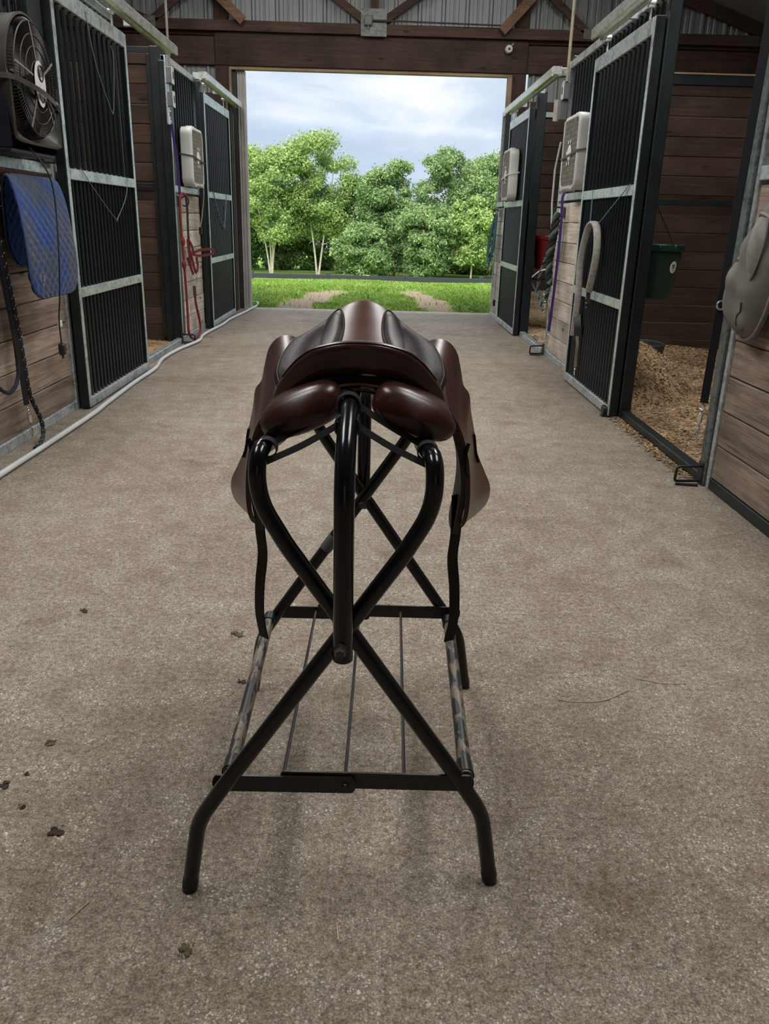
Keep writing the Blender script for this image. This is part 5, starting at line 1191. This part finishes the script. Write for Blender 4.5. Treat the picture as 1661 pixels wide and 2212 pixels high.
t = thing('cross_tie', (1.62, 3.9, .28), 'long black webbing cross tie with a chrome snap hanging at the near right stall opening', 'strap', 'cross ties')
part(MB().strap(cr([(1.665, 3.90, 2.95), (1.635, 3.90, 2.3), (1.622, 3.905, 1.44), (1.62, 3.915, .83), (1.62, 3.925, .445)], 8), .038, .005, (.95, -.3, 0)), 'webbing', plain('navy_black_webbing', (.006, .006, .011), .8, 0, .3, 100), t)
snap((1.62, 3.93, .44), (-.04, .06, -1), 1.35, t)
part(MB().tube([(1.618+.02*math.cos(a), 3.90, .915+.02*math.sin(a)) for a in np.linspace(0, 6.28, 12, endpoint=False)], .005, 6, closed=True), 'ring', GALV, t)
# fly mask
MASK = plain('grey_mesh_cloth', (.175, .163, .148), .9, 0, .3, 6, .35, 260)
hook_rack((1.715, 3.605, 1.44), -1, 'black halter hook on the near right stall front above the fly mask')
t = thing('fly_mask', (1.66, 3.65, .80), 'worn grey horse fly mask hanging on the near right stall front', 'fly mask')
OUT = cr([(3.60, 1.395), (3.655, 1.335), (3.745, 1.19), (3.845, 1.115), (3.92, 1.05), (3.925, .96), (3.905, .885), (3.855, .835), (3.755, .803), (3.68, .785), (3.60, .815), (3.535, .90), (3.49, 1.02), (3.46, 1.14), (3.47, 1.26), (3.53, 1.37)], 5, True)
OUT = [(q[0], q[1]) for q in [V(*o[:2]) for o in OUT]]; mc = (3.665, 1.035)
def mask(u, v, back=False):
    i = v*len(OUT); k = int(i) % len(OUT); f = i-int(i); a, b = OUT[k], OUT[(k+1) % len(OUT)]; oy, oz = a[0]*(1-f)+b[0]*f, a[1]*(1-f)+b[1]*f
    y = mc[0]+(oy-mc[0])*u; z = mc[1]+(oz-mc[1])*u
    d = (.105*(1-u**2.4)**.6)+.012*math.sin(27*y+14*z)*(1-u)+.009*math.sin(34*z-16*y)*(1-u*u)+.012*abs(math.sin(19*y-7*z))**3*(1-u*u)
    return (1.672-(-.012 if back else d), y, z)
part(MB().grid(lambda u, v: mask(u, v), 14, 80), 'face_cover', MASK, t, smooth=60); part(MB().grid(lambda u, v: mask(u, v, True), 2, 80, flip=True), 'back_cover', MASK, t)
part(MB().tube([V(mask(.985, k/80))+V(-.004, 0, 0) for k in range(80)], .0075, 6, closed=True), 'fleece_binding', plain('pale_binding', (.24, .225, .21), .95, 0, .15, 40, .4), t)
def on_mask(y, z, lift=.003):
    a = math.atan2(z-mc[1], y-mc[0]); k = min(range(len(OUT)), key=lambda i: abs((math.atan2(OUT[i][1]-mc[1], OUT[i][0]-mc[0])-a+math.pi) % (2*math.pi)-math.pi))
    u = min(.985, math.hypot(y-mc[0], z-mc[1])/math.hypot(OUT[k][0]-mc[0], OUT[k][1]-mc[1])); q = mask(u, k/len(OUT)); return V(q[0]-lift, y, z)
PB = plain('pale_binding', (.24, .225, .21)); DS = plain('dark_seam', (.06, .055, .05), .9)
ear = lambda u, v: V(1.590-.030*math.sin(math.pi*u)*math.sin(math.pi*v), 3.548+.020*u+(v-.5)*.118*math.sin(math.pi*(.16+.80*u)**.75), 1.298-.245*u)
part(MB().grid(ear, 16, 12, .010), 'ear_cover', plain('pale_ear_cloth', (.25, .235, .22), .95, 0, .2, 30, .4), t, 'pale soft ear cover', smooth=60)
for pts, r_, m_ in (([(3.775, 1.155), (3.74, 1.165), (3.70, 1.15), (3.66, 1.125)], .008, PB), ([(3.70, 1.24), (3.665, 1.285), (3.62, 1.315), (3.56, 1.31), (3.51, 1.28)], .008, PB),
                    ([(3.865, .90), (3.82, .862), (3.76, .838), (3.69, .826), (3.62, .84)], .003, DS), ([(3.60, .955), (3.625, .915), (3.65, .895), (3.66, .85)], .003, DS), ([(3.875, 1.04), (3.82, 1.075), (3.765, 1.10)], .0025, DS)):
    part(MB().tube(cr([on_mask(*q) for q in pts], 6), r_, 6), 'seam', m_, t)
part(MB().tube(cr([on_mask(*q, lift=-.004) for q in ((3.845, .845), (3.80, .822), (3.74, .806))], 5), .011, 7), 'nose_edge', plain('brown_nose_edge', (.07, .05, .04), .9), t)
part(MB().tube([(1.655, 3.892+.012*math.cos(a), .905+.018*math.sin(a)) for a in np.linspace(0, 6.28, 10, endpoint=False)], .006, 6, closed=True), 'loop', plain('pale_binding', (.24, .225, .21)), t)
part(MB().strap(cr([(1.66, 3.60, 1.385), (1.655, 3.605, 1.42), (1.65, 3.605, 1.44)], 3), .03, .004, (0, 1, 0)), 'hanging_loop', MASK, t)
# far right planks: teal lead rope and small tack
hook_rack((1.64, 11.62, 1.38), -1, 'black halter hook on the far right planks beside the doorway')
TEAL = plain('teal_rope', (.055, .16, .20), .8, 0, .25, 60)
t = thing('lead_rope', (1.57, 11.65, .7), 'teal blue lead rope looped on the far right planks beside the doorway', 'rope')
for dy, zl, mt in ((0, .74, TEAL), (.05, .80, BLKR), (-.06, .78, TEAL)):
    part(MB().tube(cr([(1.585, 11.60+dy, 1.36), (1.565, 11.74+dy, 1.2), (1.545, 11.86+dy, .95), (1.545, 11.84+dy, zl), (1.56, 11.70+dy, zl+.04), (1.575, 11.60+dy, 1.0), (1.585, 11.57+dy, 1.36)], 7), .013, 7), 'rope_loop', mt, t)
snap((1.56, 11.66, .72), (0, .1, -1), 1.2, t)
part(MB().strap(cr([(1.55, 11.84, .72), (1.565, 11.68, .66), (1.58, 11.64, .55)], 4), .03, .004, (0, .7, .3)), 'webbing', BLACKP, t)

# ------------------------------------------------------------------ door stops, buckets, tub
DK = plain('dark_steel', (.035, .038, .04), .4, .6, .3)
def door_stop(p, s, label, w=.13):
    x, y, z = p; t = thing('door_stop', p, label, 'door stop', 'door stops')
    part(MB().tube(fil([(x, y, z+.095), (x+s*.125, y-.01, z+.092), (x+s*.130, y-.012, z+.016), (x, y, z+.016)], .015, 4), .0075, 8), 'loop', DK, t)
    part(MB().cbox(*sorted((x, x-s*.008)), y-.03, y+.03, z+.004, z+.12, .002), 'plate', DK, t)
    part(MB().tube([(x+s*.02, y-.05, z+.007), (x+s*.13, y-.03, z+.007)], .0065, 6), 'lower_rod', DK, t)
door_stop((1.695, 4.02, .0), -1, 'dark steel door stop loop on the floor at the near right stall opening')
door_stop((1.695, 8.30, .0), -1, 'dark steel door stop loop on the floor below the purple cross tie')
door_stop((-1.985, 8.50, .0), 1, 'dark steel door stop loop on the floor below the red lead rope')
mb = MB(); mb.lathe([(.008, -.012), (.034, -.012), (.036, 0), (.034, .012), (.008, .012)], 14, (1.603, 5.56, .045), 'x'); t = thing('door_roller', (1.603, 5.56, 0), 'small dark guide roller at the foot of the near right door', 'roller')
part(mb, 'wheel', DK, t); part(MB().cbox(1.585, 1.622, 5.535, 5.585, .0, .02, .003), 'bracket', DK, t)
def bucket(c, r1, r0, z0, z1, mt, label, hang):
    x, y = c; t = thing('bucket', (x, y, z0), label, 'bucket', 'hanging buckets')
    H = z1-z0
    part(MB().lathe([(0, z0), (r0*.96, z0), (r0, z0+.012), (r0+(r1-r0)*.72, z0+H*.72), (r0+(r1-r0)*.74+.004, z0+H*.74), (r1-.006, z1-.045), (r1+.010, z1-.042), (r1+.013, z1-.004), (r1+.010, z1), (r1-.004, z1), (r1-.010, z1-.05), (r0, z0+.02), (0, z0+.018)], 36, (x, y, 0)), 'shell', mt, t, smooth=40)
    part(MB().tube(cr(hang, 6), .0035, 6), 'bail', DK, t)
    for s_ in (-1, 1): part(MB().ell((x+s_*(r1+.004)*.35, y-(r1+.012)*.94, z1-.02), (.012, .010, .022), 8, 6), 'bail_ear', mt, t)
    return t
bk = bucket((1.940, 5.83), .144, .110, .79, 1.145, plain('green_plastic', (.006, .045, .035), .4, 0, .2, 10), 'dark green bucket hanging inside the near right stall', [(1.98, 5.69, 1.12), (1.93, 5.67, 1.21), (1.86, 5.64, 1.31), (1.80, 5.62, 1.40)])
def stk(u, v, k=0):
    a = math.radians(-62)+.030*k; zc = 1.00; q = 2*math.pi*v; da = .030*u*math.cos(q)/.137; z = zc+.040*u*math.sin(q); rr = .110+(.144-.110)*(z-.79)/.355+.0035; return (1.940+rr*math.cos(a+da), 5.83+rr*math.sin(a+da), z)
lb = part(MB().grid(stk, 4, 24), 'sticker', BW, bk, 'round white sticker')
mb = MB(); RD = plain('dark_red_print', (.10, .02, .025), .6)
for a, z, w, h in ((-.006, 1.012, .012, .009), (.007, 1.010, .007, .010), (0, .998, .016, .005), (0, .984, .004, .014)):
    aa = math.radians(-62)+a/.137; rr = .110+.034*(z-.79)/.355+.0045; T_ = V(-math.sin(aa), math.cos(aa), 0); p = V(1.940+rr*math.cos(aa), 5.83+rr*math.sin(aa), z)
    mb.add([p-T_*w*.6+V(0, 0, -h*.6), p+T_*w*.6+V(0, 0, -h*.6), p+T_*w*.6+V(0, 0, h*.6), p-T_*w*.6+V(0, 0, h*.6)], [(0, 1, 2, 3)])
part(mb, 'sticker_print', RD, lb, smooth=0)
bucket((1.98, 9.95), .165, .125, .76, 1.13, plain('red_plastic', (.19, .008, .014), .4, 0, .2, 10), 'red bucket hanging inside the far right stall', [(1.92, 9.79, 1.10), (1.86, 9.78, 1.18), (1.85, 9.85, 1.30)])
solo(MB().lathe([(.0, .0), (.17, 0), (.215, .03), (.235, .10), (.245, .17), (.235, .185), (.215, .175), (.20, .10), (.17, .035), (0, .03)], 30, (2.52, 7.86, .03)), 'feed_tub', plain('grey_rubber', (.045, .05, .055), .6, 0, .25), (2.52, 7.86, .03), 'round black rubber feed tub on the shavings in the near right stall', 'tub')

# ------------------------------------------------------------------ litter on the floor
MAN = plain('dry_manure', (.038, .028, .016), .95, 0, .4, 60, .6, 300); OLV = plain('olive_manure', (.085, .072, .03), .95, 0, .5, 80, .6, 300)
def clump(p, r, mt, label, seed):
    rg = np.random.default_rng(seed); mb = MB()
    for k in range(5):
        c = V(p[0]+rg.uniform(-.6, .6)*r, p[1]+rg.uniform(-.6, .6)*r, r*.12); mb.ell(c, (r*rg.uniform(.35, .75), r*rg.uniform(.3, .6), r*.13), 9, 6, 2, Matrix.Rotation(rg.uniform(0, 3), 3, 'Z'))
    for k in range(14):
        a = rg.uniform(0, 6.28); q = V(p[0]+rg.uniform(-1, 1)*r, p[1]+rg.uniform(-1, 1)*r, .003); mb.tube([q, q+V(math.cos(a)*r*.35, math.sin(a)*r*.35, r*.05)], r*.07, 4)
    solo(mb, 'manure_clump', mt, (p[0], p[1], 0), label, 'clump', 'bits of manure on the floor')
for i, (p, r, mt, lb_) in enumerate([((-.66, 1.41), .016, MAN, 'dark curled scrap of manure on the floor left of the stand'), ((-.322, 1.112), .015, OLV, 'flat olive clump of manure near the bottom edge'), ((-.765, 1.485), .009, MAN, 'small dark crumb left of the curled scrap'),
                                 ((-.95, 2.44), .014, MAN, 'dark crumb of manure on the floor far left of the stand'), ((-.835, 1.56), .013, MAN, 'brown crumb at the left edge of the photo'), ((-.80, 1.60), .008, MAN, 'tiny crumb beside the brown one at the left edge'),
                                 ((-.79, 1.72), .013, OLV, 'olive brown smear of manure at the left edge'), ((-.42, 2.30), .02, OLV, 'olive crumbs scattered behind the left far foot'), ((-.36, 2.02), .012, MAN, 'small dark bit left of the far cross bar')]): clump(p, r, mt, lb_, i+3)
STR = plain('pale_straw', (.46, .38, .25), .8)
for pts, lb_ in (([(.53, 1.955), (.58, 1.945), (.66, 1.955), (.745, 2.01)], 'long curved straw on the floor right of the stand'), ([(-.552, 1.178), (-.54, 1.20), (-.528, 1.222)], 'short straw on the floor at the lower left'),
                 ([(.79, 2.075), (.86, 2.05), (.925, 2.052)], 'short pale straw right of the long curved one'), ([(.05, 2.55), (.10, 2.50), (.13, 2.42)], 'thin straw seen through the stand behind the saddle'), ([(-.05, 1.18), (-.045, 1.14)], 'tiny straw in front of the stand')):
    solo(MB().tube(cr([(a, b, .0025) for a, b in pts], 5), .0012, 5), 'straw', STR, (pts[0][0], pts[0][1], 0), lb_, 'straw', 'straws on the floor')
